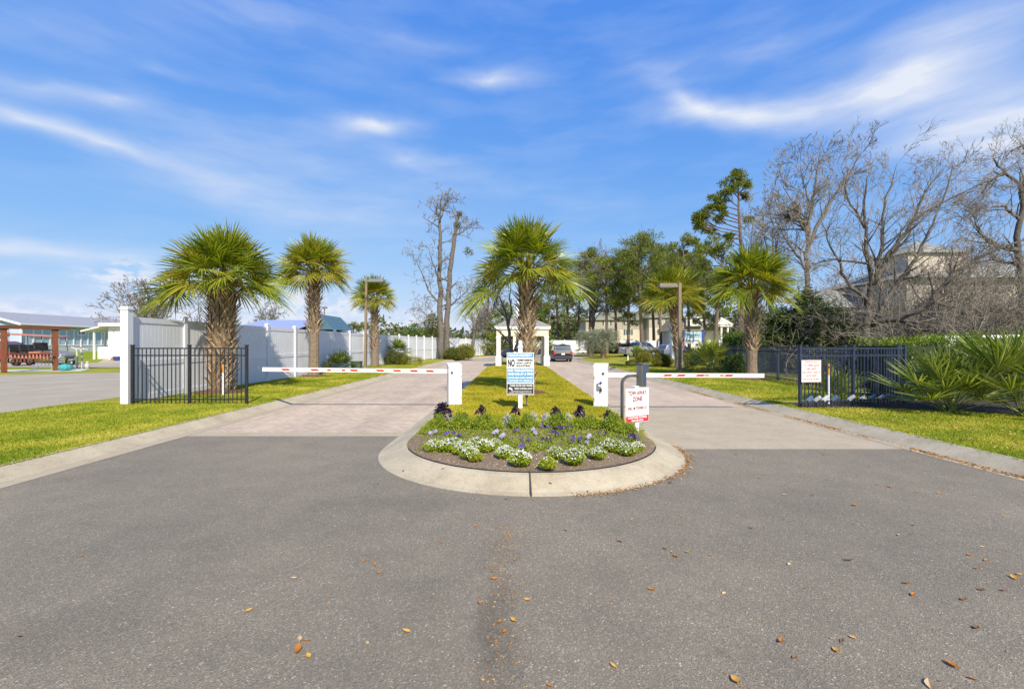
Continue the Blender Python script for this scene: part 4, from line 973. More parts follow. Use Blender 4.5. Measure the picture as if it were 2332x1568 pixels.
def tx(s, x, zf, h, m, wd=None, bold=.02, al='CENTER'): q.text(s, (x, yt, z0 + zf * H), h, m, wd, bold, al)
tx('PRIVATE PROPERTY', 0, .935, .056, 0, .58, .05); tx('NO', -.235 + .015, .752, .185, 2, .17, .045)
for s_, zf, wd in (('TRESPASSING', .82, .40), ('GOLF CARTS', .752, .36), ('SOLICITING', .684, .34)): tx(s_, -.10, zf, .048, 2, wd, .05, 'LEFT')
tx('NO TAILGATING', 0, .575, .062, 0, .60, .055); tx('ONE CAR AT A TIME', 0, .490, .058, 0, .60, .055); tx('GATE ARM CAN CAUSE', 0, .402, .040, 0, .60, .055); tx('DAMAGE TO VEHICLE', 0, .335, .040, 0, .57, .03)
tx('THESE GATES ARE UNDER', .02, .215, .044, 0, .56, .03); tx('VIDEO SURVEILLANCE', .07, .145, .044, 0, .44, .03); tx('VIOLATORS WILL BE TOWED OR', .02, .080, .022, 0, .50, .02); tx('PROSECUTED UNDER FULL LAW', 0, .048, .022, 0, .56, .02)
q.box((-.245, yt + .001, z0 + .145 * H), (.07, .004, .045), m=0, ry=R_(20)); q.box((-.205, yt - .001, z0 + .125 * H), (.03, .004, .03), m=0)
q.build('board', [SWHITE, BLUE, SBLACK], t)

t = thing('tow_away_sign', 'white and red tow away zone sign on a white post beside the bed', 'sign', (2.20, 8.12, .15), R_(30))
q = MB(); q.box((0, 0, .42), (.095, .095, .84)); q.build('post', WHITE, t, bevel=.006)
q = MB(); y = -.055; W = .56; H = .60; z0 = .205
q.box((-.01, y, z0 + H / 2), (W, .010, H), m=0); q.box((-.01, y - .006, z0 + .092 * H + .006), (W - .012, .003, H * .185), m=1); yt = y - .008
q.text('TOW AWAY', (-.01, y - .0065, z0 + .865 * H), .083, 2, .45, .04); q.text('ZONE', (-.01, y - .0065, z0 + .685 * H), .083, 2, .24, .04)
q.text('WILL BE TOWED AT', (-.01, y - .0065, z0 + .415 * H), .052, 2, .47, .05)
q.text('UNAUTHORIZED VEHICLES', (-.01, y - .0065, z0 + .535 * H), .020, 3, .44, .0); q.text('OWNERS RISK AND EXPENSE', (-.01, y - .0065, z0 + .30 * H), .020, 3, .44, .0)
q.text('COASTLINE TOWING', (-.01, yt, z0 + .145 * H), .042, 0, .46, .03); q.text('843-349-3220', (-.01, yt, z0 + .055 * H), .036, 0, .28, .03)
q.build('board', [SWHITE, SRED2, SRED, SGREY], t)

t = thing('keypad_pedestal', 'dark gooseneck keypad pedestal behind the tow away sign', 'keypad', (2.165, 8.95, .15))
q = MB(); R0 = .17; pts = [(0, 0, -.05), (0, 0, .4), (0, 0, .80)] + [(R0 - R0 * math.cos(a), 0, .80 + R0 * math.sin(a)) for a in np.linspace(.1, math.pi / 2, 9)] + [(.30, 0, .97)]
q.tube(pts, .031, 12); q.lathe([(.09, 0), (.09, .015), (.04, .025)], 12); q.build('gooseneck_pole', POLE, t, smooth=True)
q = MB(); q.M = Matrix.Translation((.40, 0, 1.03)) @ Matrix.Rotation(R_(28), 4, 'Z')
# hooded box: taller back, sloped hood towards the lane
q.prism([(-.075, -.27), (.02, -.27), (.02, .0), (.085, .035), (.085, .17), (-.075, .17)], -.09, .09, 0, Matrix.Rotation(R_(90), 4, 'X'))
b = q.build('keypad_housing', NAVYB, t, bevel=.006)
q = MB(); q.M = Matrix.Translation((.40, 0, 1.03)) @ Matrix.Rotation(R_(28), 4, 'Z'); q.box((-.077, 0, -.05), (.006, .165, .42), m=0); q.box((.0, 0, .174), (.175, .19, .008), m=1); q.build('cover_plate', [OLIVE, GREYP], b)
q = MB(); q.M = Matrix.Translation((.40, 0, 1.03)) @ Matrix.Rotation(R_(28), 4, 'Z'); q.box((.023, 0, -.06), (.006, .12, .10)); q.build('keypad', STEEL, b)

t = thing('gate_code_sign', 'white sign with red lettering on how to open the gate, hung on the navy fence', 'sign', (7.47, 11.40, .79), R_(10))
q = MB(); W, H = .56, .55; q.box((0, -.03, H / 2), (W, .012, H), m=0)
for bx, bz, bw, bh in ((0, H - .012, W - .02, .006), (0, .012, W - .02, .006), (-W / 2 + .012, H / 2, .006, H - .03), (W / 2 - .012, H / 2, .006, H - .03)): q.box((bx, -.037, bz), (bw, .003, bh), m=1)
for s_, zf, h, wd in (('* RESIDENTS ONLY *', .925, .030, .44), ('TO OPEN GATE', .765, .062, .47), ('- ARB UNITS -', .60, .058, .34), ('DIAL CONTACT CODE 2 W', .45, .056, .50), ('- NOTR UNITS -', .285, .058, .34), ('DIAL 02 OR 03 X # W8R 6', .135, .056, .47)): q.text(s_, (0, -.038, zf * H), h, 1, wd, .04)
q.build('board', [SWHITE, surf('faded_red_print', (.50, .12, .13), (.60, .25, .25), 25, .5)], t); 
q = MB()
for x in (-.2, .2): q.box((x, -.012, .44), (.05, .03, .03))
q.build('bracket', NAVY, t)


def marker(label, loc, h, tip):
    t = thing('marker_post', label, 'post', loc); q = MB(); q.tube([(0, 0, -.03), (0, 0, h * .72)], .022, 10); q.build('pipe', WHITE, t); q = MB(); q.tube([(0, 0, h * .72), (0, 0, h)], .0225, 10); q.build('orange_band', tip, t)


ORT = surf('orange_tape', (.75, .33, .05), (.68, .26, .04), 20, .5)
marker('white utility marker with an orange band in front of the stout palm', (-8.95, 14.1, .17), .95, ORT)
marker('white utility marker with an orange band behind the gate code sign', (8.42, 12.1, .16), 1.05, ORT)
t = thing('utility_box', 'small green utility box at the foot of the bronze lamp post', 'utility box', (-9.75, 28.6, .15)); q = MB(); q.box((0, 0, .24), (.55, .5, .5)); q.build('cabinet', surf('utility_green', (.06, .10, .07), (.08, .12, .09), 8, .6), t, bevel=.02); q = MB(); q.box((0, -.02, .51), (.6, .58, .05)); q.build('lid', surf('utility_green_lid', (.07, .115, .08), (.09, .13, .1), 8, .6), t, bevel=.01)
t = thing('ground_spotlight', 'small dark spotlight just behind the private property sign post', 'spotlight', (.37, 11.5, .15)); q = MB(); q.tube([(0, 0, -.02), (0, 0, .22)], .012, 8); q.build('stake', GREYP, t); q = MB(); q.box((0, 0, .3), (.07, .12, .11), rx=R_(25)); q.build('lamp_head', GREYP, t, bevel=.015); q = MB(); q.box((.02, -.03, .12), (.06, .05, .014)); q.build('bracket', SWHITE, t)
# spotlights along the navy fence
hd = [(330, 1000, 0), (465, 1005, 1), (620, 1005, 1), (775, 1000, 0), (1090, 1000, 1), (1310, 1000, 2), (1480, 1000, 0), (1640, 1005, 2), (1725, 1010, 0)]
SB = surf('spot_blue', (.14, .21, .33), (.10, .16, .27), 12, .3); SW_ = surf('spot_white', (.62, .64, .68), (.5, .53, .58), 12, .35)
for i, (a, b, k) in enumerate(hd):
    u = (1930 + a / 7.523) / 1.07204; yy = 11.22 + .245 * (X(u, 11.5) - 7.23) - .10; x = X(u, yy)
    t = thing('solar_spotlight', ('blue' if k == 0 else 'whitish' if k == 1 else 'small pale') + f' spotlight below the navy fence, {ORD[i]} of nine from the gate sign', 'spotlight', (x, yy, .155), R_(random.Random(i).uniform(-20, 20)), 'spotlights along the navy fence')
    q = MB(); q.tube([(-.02, 0, -.03), (-.02, .01, .18)], .012, 6); q.build('stake', BLACK, t)
    s = .8 if k == 2 else 1.0
    q = MB(); q.M = Matrix.Translation((.03, 0, .24)) @ Matrix.Rotation(R_(48), 4, 'Y') @ Matrix.Rotation(R_(25), 4, 'X'); q.lathe([(0, -.085 * s), (.03 * s, -.085 * s), (.042 * s, -.02), (.045 * s, .085 * s), (.0, .085 * s)], 10); q.build('lamp_head', [SB if k == 0 else SW_], t, smooth=False)
    q = MB(); q.M = Matrix.Translation((.03, 0, .24)) @ Matrix.Rotation(R_(48), 4, 'Y') @ Matrix.Rotation(R_(25), 4, 'X'); q.box((.0, -.047 * s, .0), (.07 * s, .01, .13 * s)); q.build('solar_panel', SB if k == 0 else SW_, t)
t = thing('solar_spotlight', 'lone spotlight lying in the dark bed near the photo edge, under the largest palmetto', 'spotlight', (10.75, 9.25, .16), R_(20), 'spotlights along the navy fence')
q = MB(); q.M = Matrix.Translation((0, 0, .07)) @ Matrix.Rotation(R_(80), 4, 'Y'); q.lathe([(0, -.12), (.04, -.12), (.055, .0), (.06, .12), (0, .12)], 10); q.build('lamp_head', SW_, t)
q = MB(); q.box((.0, -.05, .13), (.20, .10, .014), rx=R_(30)); q.build('solar_panel', SB, t)


# ------------------------------------------------------------------ lamp posts
def lamp(label, loc, h, side, pw, m1, m2, lean=0, aw=1.0):
    t = thing('lamp_post', label, 'lamp post', loc); q = MB(); q.M = Matrix.Rotation(lean, 4, 'Y'); q.box((0, 0, h / 2 - .05), (pw, pw, h + .1)); q.box((0, 0, .03), (pw * 1.9, pw * 1.9, .06)); q.build('pole', m1, t, bevel=.01)
    q = MB(); x = math.tan(lean) * h; q.box((x + side * (pw / 2 + .06), 0, h - .17), (.13, .09, .12)); a = q.build('arm', m2, t)
    q = MB(); q.box((x + side * (pw / 2 + .12 + aw / 2), 0, h - .17), (aw, .42, .20)); q.box((x + side * (pw / 2 + .12 + aw / 2), 0, h - .055), (aw * .94, .36, .03)); b = q.build('lamp_head', m2, t, bevel=.02)
    q = MB(); q.box((x + side * (pw / 2 + .12 + aw / 2), 0, h - .277), (aw * .8, .34, .012)); q.build('lens', surf('lamp_lens', (.45, .45, .42), None, 10, .3), b); return t


lamp('bronze square lamp post with a flat head, at the white fence before the smaller palm', (-9.95, 30.8, .15), 6.05, 1, .15, LAMPC, GREYP, R_(1), 1.0)
lamp('brown square lamp post with a flat head in front of the leaning palm', (9.47, 25.7, .15), 5.05, -1, .165, LAMPC, LAMPH, 0, .98)
t = thing('lamp_post', 'thin grey lamp post rising over the white fence beside the lilac roof', 'lamp post', (X(739, 52), 52, .15)); q = MB(); q.tube([(0, 0, 0), (0, 0, 5.7)], .07, 8); q.build('pole', GREYP, t); q = MB(); q.box((0, 0, 5.78), (.5, .45, .16)); q.build('lamp_head', GREYP, t)
t = thing('bollard_light', 'short black bollard light between the golden hedges', 'bollard', (11.4, 36.7, .15)); q = MB(); q.lathe([(.16, 0), (.16, .06), (.10, .10), (.10, .72), (.13, .74)], 12); q.build('post', BLACK, t); q = MB(); q.lathe([(.13, .74), (.13, .86), (.05, .93), (0, .94)], 12); q.build('lamp_cap', GREYP, t)
t = thing('mailbox', 'grey rounded box on a thin post near the silver pickup', 'mailbox', (X(1430, 43), 43, .15)); q = MB(); q.box((0, 0, .35), (.09, .09, .75)); q.build('post', WHITE, t); q = MB(); q.M = Matrix.Translation((0, 0, .72)); q.prism([(-.22, 0), (.22, 0), (.22, .3)] + [(.22 * math.cos(a), .3 + .2 * math.sin(a)) for a in np.linspace(.3, 2.84, 7)] + [(-.22, .3)], -.28, .28, 0, Matrix.Rotation(R_(90), 4, 'X')); q.build('box', GREYP, t)


# ------------------------------------------------------------------ buildings
def window(parent, c, w_, h, face='-y', fr=PAINT, glass=GLASS, bars=(1, 1), depth=.05, f=.07):
    q = MB(); g = MB(); rot = {'-y': 0, '+x': R_(90), '-x': R_(-90)}[face]; M4 = Matrix.Translation(c) @ Matrix.Rotation(rot, 4, 'Z'); q.M = M4; g.M = M4
    for x, z, a, b in ((0, h / 2, w_ + f, f), (0, -h / 2, w_ + f, f), (-w_ / 2, 0, f, h - f), (w_ / 2, 0, f, h - f)): q.box((x, -depth / 2, z), (a, depth, b))
    for i in range(bars[0]): q.box((-w_ / 2 + w_ * (i + 1) / (bars[0] + 1), -depth / 2 + .006, 0), (f * .5, depth * .7, h - f))
    for i in range(bars[1]): q.box((0, -depth / 2 + .01, -h / 2 + h * (i + 1) / (bars[1] + 1)), (w_ - f, depth * .6, f * .5))
    o = q.build('window', fr, parent); g.box((0, -.008, 0), (w_ - f, .012, h - f)); g.build('pane', glass, o); return o


SHING = surf('grey_shingles', (.20, .195, .185), (.28, .27, .255), 3, .9, bmp=.6, bscale=25)
SHINGG = surf('green_grey_shingles', (.20, .21, .19), (.27, .275, .25), 2, .9, bmp=.5, bscale=20)
CREAM = siding('cream_siding', (.66, .60, .49), (.72, .66, .55), .18)
# gatehouse
t = thing('gatehouse', 'small open gatehouse pavilion with white columns and a cupola at the end of the island', 'gatehouse', (.78, 35.6, .15))
ghw, ghd = 1.95, 1.95
for x in (-1.78, 1.78):
    for y in (-1.8, 1.8):
        q = MB(); q.box((x, y, 1.1), (.30, .30, 2.2)); 
        c = q.build('column', PAINT, t, bevel=.012)
        q = MB(); q.box((x, y, .36), (.42, .42, .72)); q.box((x, y, 2.12), (.36, .36, .10)); q.build('base_and_capital', PAINT, c, bevel=.01)
for x in (-.60, .68):
    q = MB(); q.box((x, -1.8, 1.1), (.2, .2, 2.2)); q.build('column', PAINT, t, bevel=.01)
q = MB(); q.box((0, -1.8, 2.45), (3.86, .30, .50)); q.box((0, 1.8, 2.45), (3.86, .30, .50)); q.box((-1.78, 0, 2.45), (.30, 3.30, .50)); q.box((1.78, 0, 2.45), (.30, 3.30, .50)); q.build('beam', CREAM, t)
q = MB(); q.box((0, -1.62, .5), (1.1, .08, 1.0)); q.box((1.69, .2, 1.1), (.10, 2.4, 2.2)); q.box((-1.69, .8, 1.1), (.10, 1.4, 2.2)); q.build('booth_wall', CREAM, t)
q = MB(); q.box((0, 0, 2.78), (4.1, 4.1, .14)); q.build('ceiling', PAINT, t)
q = MB(); q.box((0, 0, 2.88), (4.16, 4.16, .13)); q.build('fascia', PAINT, t)
q = MB(); e = 2.12; q.add([(-e, -e, 2.95), (e, -e, 2.95), (e, e, 2.95), (-e, e, 2.95), (-.5, -.5, 3.72), (.5, -.5, 3.72), (.5, .5, 3.72), (-.5, .5, 3.72)], [[0, 1, 5, 4], [1, 2, 6, 5], [2, 3, 7, 6], [3, 0, 4, 7], [4, 5, 6, 7], [0, 3, 2, 1]]); rf = q.build('roof', SHING, t)
q = MB(); q.box((0, 0, 4.15), (.86, .86, .95)); q.box((0, 0, 4.66), (1.05, 1.05, .09)); q.add([(-.6, -.6, 4.71), (.6, -.6, 4.71), (.6, .6, 4.71), (-.6, .6, 4.71), (0, 0, 5.15)], [[0, 1, 4], [1, 2, 4], [2, 3, 4], [3, 0, 4]]); q.build('cupola', PAINT, rf)
# apartment building
AP1 = siding('beige_siding', (.52, .46, .38), (.58, .52, .43), .25)
AP2 = siding('taupe_siding', (.33, .30, .25), (.38, .35, .29), .25)
D = 126; zc = .15
t = thing('apartment_building', 'beige three-storey apartment building with gabled grey roof behind the pines', 'building', (X(1512, D), D, 0))
W0, W1 = X(1478, D) - X(1512, D), X(1558, D) - X(1512, D)
q = MB(); q.box(((W0 + W1) / 2, 6, 3.2), (W1 - W0, 12, 6.4)); q.build('wall', AP1, t); q = MB(); q.box(((W0 + W1) / 2, 6, 7.75), (W1 - W0 + .05, 12.05, 2.7)); q.build('upper_wall', AP2, t)
q = MB(); m_ = (W0 + W1) / 2; q.prism([(W0 - .8, 9.1), (W1 + .8, 9.1), (m_, 12.2)], -12.6, .6, 0, Matrix.Rotation(R_(90), 4, 'X')); q.build('roof', SHINGG, t)
q = MB(); q.box((W0 - 8.5, 9, 3.0), (17, 12, 6)); q.build('wing_wall', AP1, t); q = MB(); q.box((W0 - 8.5, 9, 7.3), (17.05, 12.05, 2.6)); q.build('wing_upper_wall', AP2, t)
q = MB(); q.prism([(W0 - 17.8, 8.6), (W0 - .02, 8.6), (W0 - .02, 11.0), (W0 - 11, 11.0)], -15.5, -2.4, 0, Matrix.Rotation(R_(90), 4, 'X')); q.build('wing_roof', SHINGG, t)
SHUT = surf('dark_shutter', (.05, .09, .10), None, 6, .6)
for z in (2.4, 5.2, 8.0):
    for x in (-.5, W1 - 2.2, W0 - 5, W0 - 11):
        y = 0 if x > W0 else 3
        wn_ = window(t, (x, y, z), 1.5, 1.5); q = MB()
        for s in (-1, 1): q.box((x + s * 1.05, y - .03, z), (.45, .05, 1.6))
        q.build('shutter', SHUT, wn_)
# white porticoed clubhouse to its right
D = 74
t = thing('clubhouse', 'white clubhouse with dormer roof and columns behind the blue-posted sign', 'building', (X(1585, D), D, .15))
wid = X(1650, D) - X(1548, D); q = MB(); q.box((.5, 4, 1.9), (wid, 8, 3.8)); q.build('wall', siding('white_siding', (.72, .71, .68), (.77, .76, .73), .2), t)
q = MB(); q.prism([(-wid / 2 - .2, 3.8), (wid / 2 + 1.2, 3.8), (wid / 2 - .8, 5.9), (-wid / 2 + 1.8, 5.9)], -8.4, .4, 0, Matrix.Rotation(R_(90), 4, 'X')); q.build('roof', SHING, t)
q = MB(); q.box((-.6, -.25, 5.2), (2.6, 1.5, 1.3)); q.box((-.6, -.3, 5.92), (3.0, 1.9, .14)); q.build('dormer', PAINT, t)
for x in (2.2, 3.2, 4.2): q = MB(); q.lathe([(.2, 0), (.17, .2), (.15, 4.2), (.22, 4.4)], 10, (x, -2.0, 0)); q.build('column', PAINT, t)
q = MB(); q.box((3.2, -1.0, 4.55), (3.2, 2.6, .3)); q.prism([(1.4, 4.7), (5.0, 4.7), (3.2, 5.9)], -.4, 2.4, 0, Matrix.Rotation(R_(90), 4, 'X')); q.build('portico', PAINT, t)
window(t, (-.6, -1.02, 5.2), .9, .8); window(t, (-2.4, 0, 2), 1.1, 1.5); window(t, (.4, 0, 2), 1.1, 1.5)
# sign of the community
D = 45
t = thing('community_sign', 'Waterway Landing sign board between two blue posts beside a white pillar with a life ring', 'sign', (X(1578, D), D, .15))
for x in (-.98, .98): q = MB(); q.box((x, 0, 1.45), (.24, .24, 2.9)); q.lathe([(.12, 2.9), (.17, 2.95), (.0, 3.05)], 8, (x, 0, 0)); q.build('post', DBLUE, t)
q = MB(); q.box((0, 0, 2.25), (1.72, .08, 1.15), m=0); q.box((0, -.045, 2.49), (1.64, .012, .58), m=1); q.text('Waterway', (0, -.055, 2.49), .30, 2, 1.35, .02); q.text('Landing', (-.05, -.055, 1.95), .34, 2, 1.2, .02); q.build('board', [SWHITE, surf('sign_aqua', (.35, .55, .60), None, 5, .5), DBLUE], t)
q = MB(); q.box((-1.75, .05, 1.55), (.85, .6, 3.1)); q.box((-1.75, .05, 3.15), (1.0, .75, .12)); p_ = q.build('pillar', PAINT, t)
q = MB(); q.M = Matrix.Translation((-1.75, -.30, 1.25)) @ Matrix.Rotation(R_(90), 4, 'X'); V = []; n1, n2 = 20, 8
for i in range(n1):
    for j in range(n2): a, b = 2 * math.pi * i / n1, 2 * math.pi * j / n2; V.append(((.33 + .075 * math.cos(b)) * math.cos(a), (.33 + .075 * math.cos(b)) * math.sin(a), .06 * math.sin(b)))
for i in range(n1): q.add([V[i * n2 + j] for j in range(n2)] + [V[((i + 1) % n1) * n2 + j] for j in range(n2)], [[j, (j + 1) % n2, n2 + (j + 1) % n2, n2 + j] for j in range(n2)], 0 if (i // 2) % 2 else 1)
q.build('life_ring', [SWHITE, surf('ring_blue', (.12, .20, .42), None, 8, .5)], p_)
# house on the right behind the trees
HS = siding('pale_clapboard', (.47, .42, .37), (.53, .48, .42), .24, depth=1.0)
D = 36; bx = X(2065, D)
t = thing('siding_house', 'two-storey house in beige lap siding behind the large bare tree', 'house', (bx, D, .15)); 
q = MB(); q.box((9, 5, 3.4), (18, 10, 6.8)); q.build('wall', HS, t); GS = siding('grey_gable_siding', (.20, .22, .24), (.25, .27, .29), .2); q = MB(); q.box((-1.9, 7.5, 2.4), (3.8, 7, 4.8)); q.build('side_wing', GS, t)
q = MB(); q.add([(-.6, -.6, 6.82), (18.6, -.6, 6.82), (18.6, 10.6, 6.82), (-.6, 10.6, 6.82), (4, 5, 9.0), (14, 5, 9.0)], [[0, 1, 5, 4], [1, 2, 5], [2, 3, 4, 5], [3, 0, 4], [0, 3, 2, 1]]); rf = q.build('roof', SHINGG, t)
q = MB(); q.add([(-4.4, 3.6, 4.82), (0, 3.6, 4.82), (0, 11.4, 6.7), (-4.4, 11.4, 6.0), (0, 7.5, 7.0)], [[0, 1, 4], [0, 4, 3], [1, 2, 4], [2, 3, 4]]); q.build('wing_roof', SHINGG, t)
q = MB(); q.box((3.2, 2.6, 8.15), (4.6, 3.4, 1.7)); q.build('dormer_wall', HS, t); q = MB(); q.add([(.6, .6, 9.0), (5.8, .6, 9.0), (5.8, 4.8, 9.0), (.6, 4.8, 9.0), (3.2, 2.7, 10.3)], [[0, 1, 4], [1, 2, 4], [2, 3, 4], [3, 0, 4], [0, 3, 2, 1]]); q.build('dormer_roof', SHINGG, t)
for c, w_, h in (((6.6, 0, 2.7), 1.0, 2.1), ((9.6, 0, 2.4), 1.6, 1.6), ((12.5, 0, 2.4), 1.2, 1.8)): window(t, c, w_, h)
q = MB(); q.M = Matrix.Translation((1.95, -.02, 4.05)) @ Matrix.Rotation(R_(90), 4, 'X'); q.lathe([(.42, 0), (.42, .06), (.34, .06), (.34, .03)], 20); o = q.build('round_window', PAINT, t); q = MB(); q.M = Matrix.Translation((1.95, -.02, 4.05)) @ Matrix.Rotation(R_(90), 4, 'X'); q.lathe([(0, .03), (.35, .03), (.35, 0)], 20); q.build('pane', GLASS, o)
# lilac-roofed building behind the fence
LIL = siding('lilac_metal_roof', (.26, .31, .60), (.31, .36, .66), .4, .4, 'X', .2)
D = 34; t = thing('metal_roof_building', 'low building with a lilac-blue metal roof peeking over the white fence', 'building', (X(640, D), D, .15)); hw = (X(742, D) - X(520, D)) / 2
q = MB(); q.box((-.4, 4, 1.35), (hw * 2 - 1.2, 8, 2.7)); q.build('wall', siding('blue_grey_siding', (.10, .16, .24), (.13, .19, .28), .2), t)
q = MB(); q.add([(-hw, -.5, 2.72), (1.5, -.5, 2.72), (1.5, 4, 3.62), (-hw, 4, 3.62), (1.5, 8.5, 2.72), (-hw, 8.5, 2.72)], [[0, 1, 2, 3], [3, 2, 4, 5], [0, 5, 4, 1]]); rf = q.build('roof', LIL, t)
q = MB(); q.prism([(1.1, 2.75), (3.35, 2.75), (2.2, 3.95)], -6, -1.5, 0, Matrix.Rotation(R_(90), 4, 'X')); q.build('gable', siding('dark_teal_roof', (.06, .13, .18), (.08, .16, .22), .3), t)
# light blue long house at the far left
BL1 = siding('light_blue_siding', (.42, .51, .66), (.46, .55, .70), .2); BL2 = surf('blue_board', (.36, .54, .68), (.40, .58, .72), 2, .6)
MET = siding('grey_metal_roof', (.27, .28, .31), (.32, .33, .36), .4, .6, 'Y', .3)
t = thing('blue_house', 'long light blue house with a grey metal roof and white base skirting', 'house', (X(47, 45.5), 45.5, .85))
WD = 9.0; LN = 20; eh = 3.05; rh = 4.2       # its long wall faces +x
q = MB(); q.box((-WD / 2, LN / 2, .35 + eh / 2), (WD, LN, eh - .7)); q.build('wall', BL1, t)
q = MB(); q.prism([(-WD, eh - .02), (0, eh - .02), (-WD / 2, rh)], -.05, .05, 0, Matrix.Translation((0, .06, 0)) @ Matrix.Rotation(R_(90), 4, 'X')); q.build('gable', BL1, t)
q = MB(); q.box((-WD / 2, LN / 2, .33), (WD + .06, LN + .06, .70)); q.build('skirting', siding('white_skirting', (.62, .64, .66), (.68, .70, .72), .17), t)
q = MB(); ov = .45
q.add([(ov, -ov, eh - .08), (ov, LN + ov, eh - .08), (-WD / 2, LN + ov, rh + .1), (-WD / 2, -ov, rh + .1), (-WD - ov, -ov, eh - .08), (-WD - ov, LN + ov, eh - .08)] + [(ov, -ov, eh - .2), (ov, LN + ov, eh - .2), (-WD / 2, LN + ov, rh - .02), (-WD / 2, -ov, rh - .02), (-WD - ov, -ov, eh - .2), (-WD - ov, LN + ov, eh - .2)], [[0, 1, 2, 3], [3, 2, 5, 4], [6, 9, 8, 7], [9, 10, 11, 8], [0, 3, 9, 6], [3, 4, 10, 9], [1, 7, 8, 2], [2, 8, 11, 5], [0, 6, 7, 1], [4, 5, 11, 10]]); rf = q.build('roof', MET, t)
q = MB(); q.box((ov + .02, LN / 2, eh - .13), (.05, LN + .9, .17)); q.build('gutter', PAINT, rf)
q = MB(); q.M = Matrix.Translation((0, -ov - .03, 0)); q.add([(ov, 0, eh - .26), (ov, 0, eh - .04), (-WD / 2, 0, rh + .12), (-WD / 2, 0, rh - .1), (-WD - ov, 0, eh - .26), (-WD - ov, 0, eh - .04)], [[0, 1, 2, 3], [3, 2, 5, 4]]); q.build('fascia', PAINT, rf)
q = MB()
for k in range(22): q.box((.03, 1.2 + k * .86, 1.65), (.05, .13, 1.75))
q.box((.03, LN / 2, 2.5), (.06, LN - 1.2, .1)); q.box((.03, LN / 2, .78), (.06, LN, .12)); q.build('screen_frame', PAINT, t)
q = MB(); q.box((.02, .05, 1.7), (.14, .14, 2.6)); q.build('corner_board', PAINT, t)
window(t, (.01, 6.4, 2.35), .9, .75, '+x', f=.12); window(t, (-2.35, 0, 1.95), 1.2, 1.2, '-y', f=.12); q = MB(); q.box((-1.15, -.05, 1.9), (.14, .1, .3)); q.build('wall_lamp', BLACK, t)
# white carport building
D = 40; zg = gz(X(262, D), D); t = thing('white_outbuilding', 'white flat-roofed outbuilding with a porch roof on posts beside the blue house', 'building', (X(247, D), D, zg))
q = MB(); q.box((2.2, 2.2, 1.45), (4.4, 4.4, 2.9)); q.build('wall', PAINT, t); q = MB(); q.box((2.05, 2.1, 3.03), (5.0, 5.2, .26)); q.build('roof', SWHITE, t)
q = MB(); q.add([(-2.1, -.4, 2.40), (.0, -.4, 2.90), (0, 4, 2.90), (-2.1, 4, 2.40), (-2.1, -.4, 2.52), (0, -.4, 3.02), (0, 4, 3.02), (-2.1, 4, 2.52)], [[0, 3, 2, 1], [4, 5, 6, 7], [0, 1, 5, 4], [3, 0, 4, 7], [2, 3, 7, 6]]); q.build('porch_roof', SWHITE, t)
q = MB(); q.box((-1.25, 0, 1.25), (.12, .12, 2.6)); q.build('porch_post', PAINT, t); q = MB(); q.box((-1.65, 1.5, 1.25), (.12, .12, 2.5)); q.build('porch_post', PAINT, t)
q = MB(); q.box((-.7, .4, .55), (1.2, .1, 1.1)); q.build('half_wall', siding('white_boards', (.7, .71, .72), (.75, .76, .77), .16), t); q = MB(); q.box((2.2, -.02, .9), (4.4, .05, .05)); q.build('trim', SWHITE, t)
for nm, c_, r, m_, lb in (('blue_pot', (X(267, 38.5), 38.5), .32, DBLUE, 'deep blue garden pot against the white outbuilding'), ('terracotta_pot', (X(258, 38.9), 38.9), .2, surf('terracotta', (.45, .22, .13), None, 8, .8), 'small terracotta pot beside the blue garden pot')):
    q = MB(); q.lathe([(r * .6, 0), (r, r * 1.1), (r * 1.08, r * 1.15), (r * .9, r * 1.2), (0, r * 1.1)], 14); o = q.build(nm, m_, loc=(c_[0], c_[1], gz(*c_))); tag(o, lb, 'pot')
# garden ornaments on the near lawn strip
t = thing('garden_ornament', 'white ornamental frame with a perched bird and figures on the lawn strip by the street', 'ornament', (X(241, 31.5), 29.6, .15))
WG = surf('weathered_white', (.55, .54, .50), (.42, .41, .38), 10, .8)
q = MB()
for x in (-.18, .12): q.tube([(x, 0, 0), (x + .03, 0, .7), (x - .04, 0, 1.35)], .05, 8)
q.tube([(-.55, 0, 1.4), (-.2, 0, 1.28), (.2, 0, 1.3), (.55, 0, 1.22)], .045, 8); q.build('frame', WG, t)
q = MB(); q.lathe([(0, 0), (.11, .05), (.14, .2), (.08, .34), (.1, .42), (0, .5)], 10, (.5, 0, 0)); q.build('figure', WG, t); q = MB(); q.lathe([(.12, 0), (.12, .05), (.05, .1), (.05, .55), (.18, .58), (.18, .62), (0, .6)], 10, (-.62, .1, 0)); q.build('bird_bath', WG, t)
q = MB(); q.lathe([(0, 0), (.07, .05), (.09, .14), (.05, .24), (0, .28)], 8, (.1, 0, 1.3)); q.box((.2, 0, 1.42), (.16, .05, .04)); q.build('bird', STEEL, t)
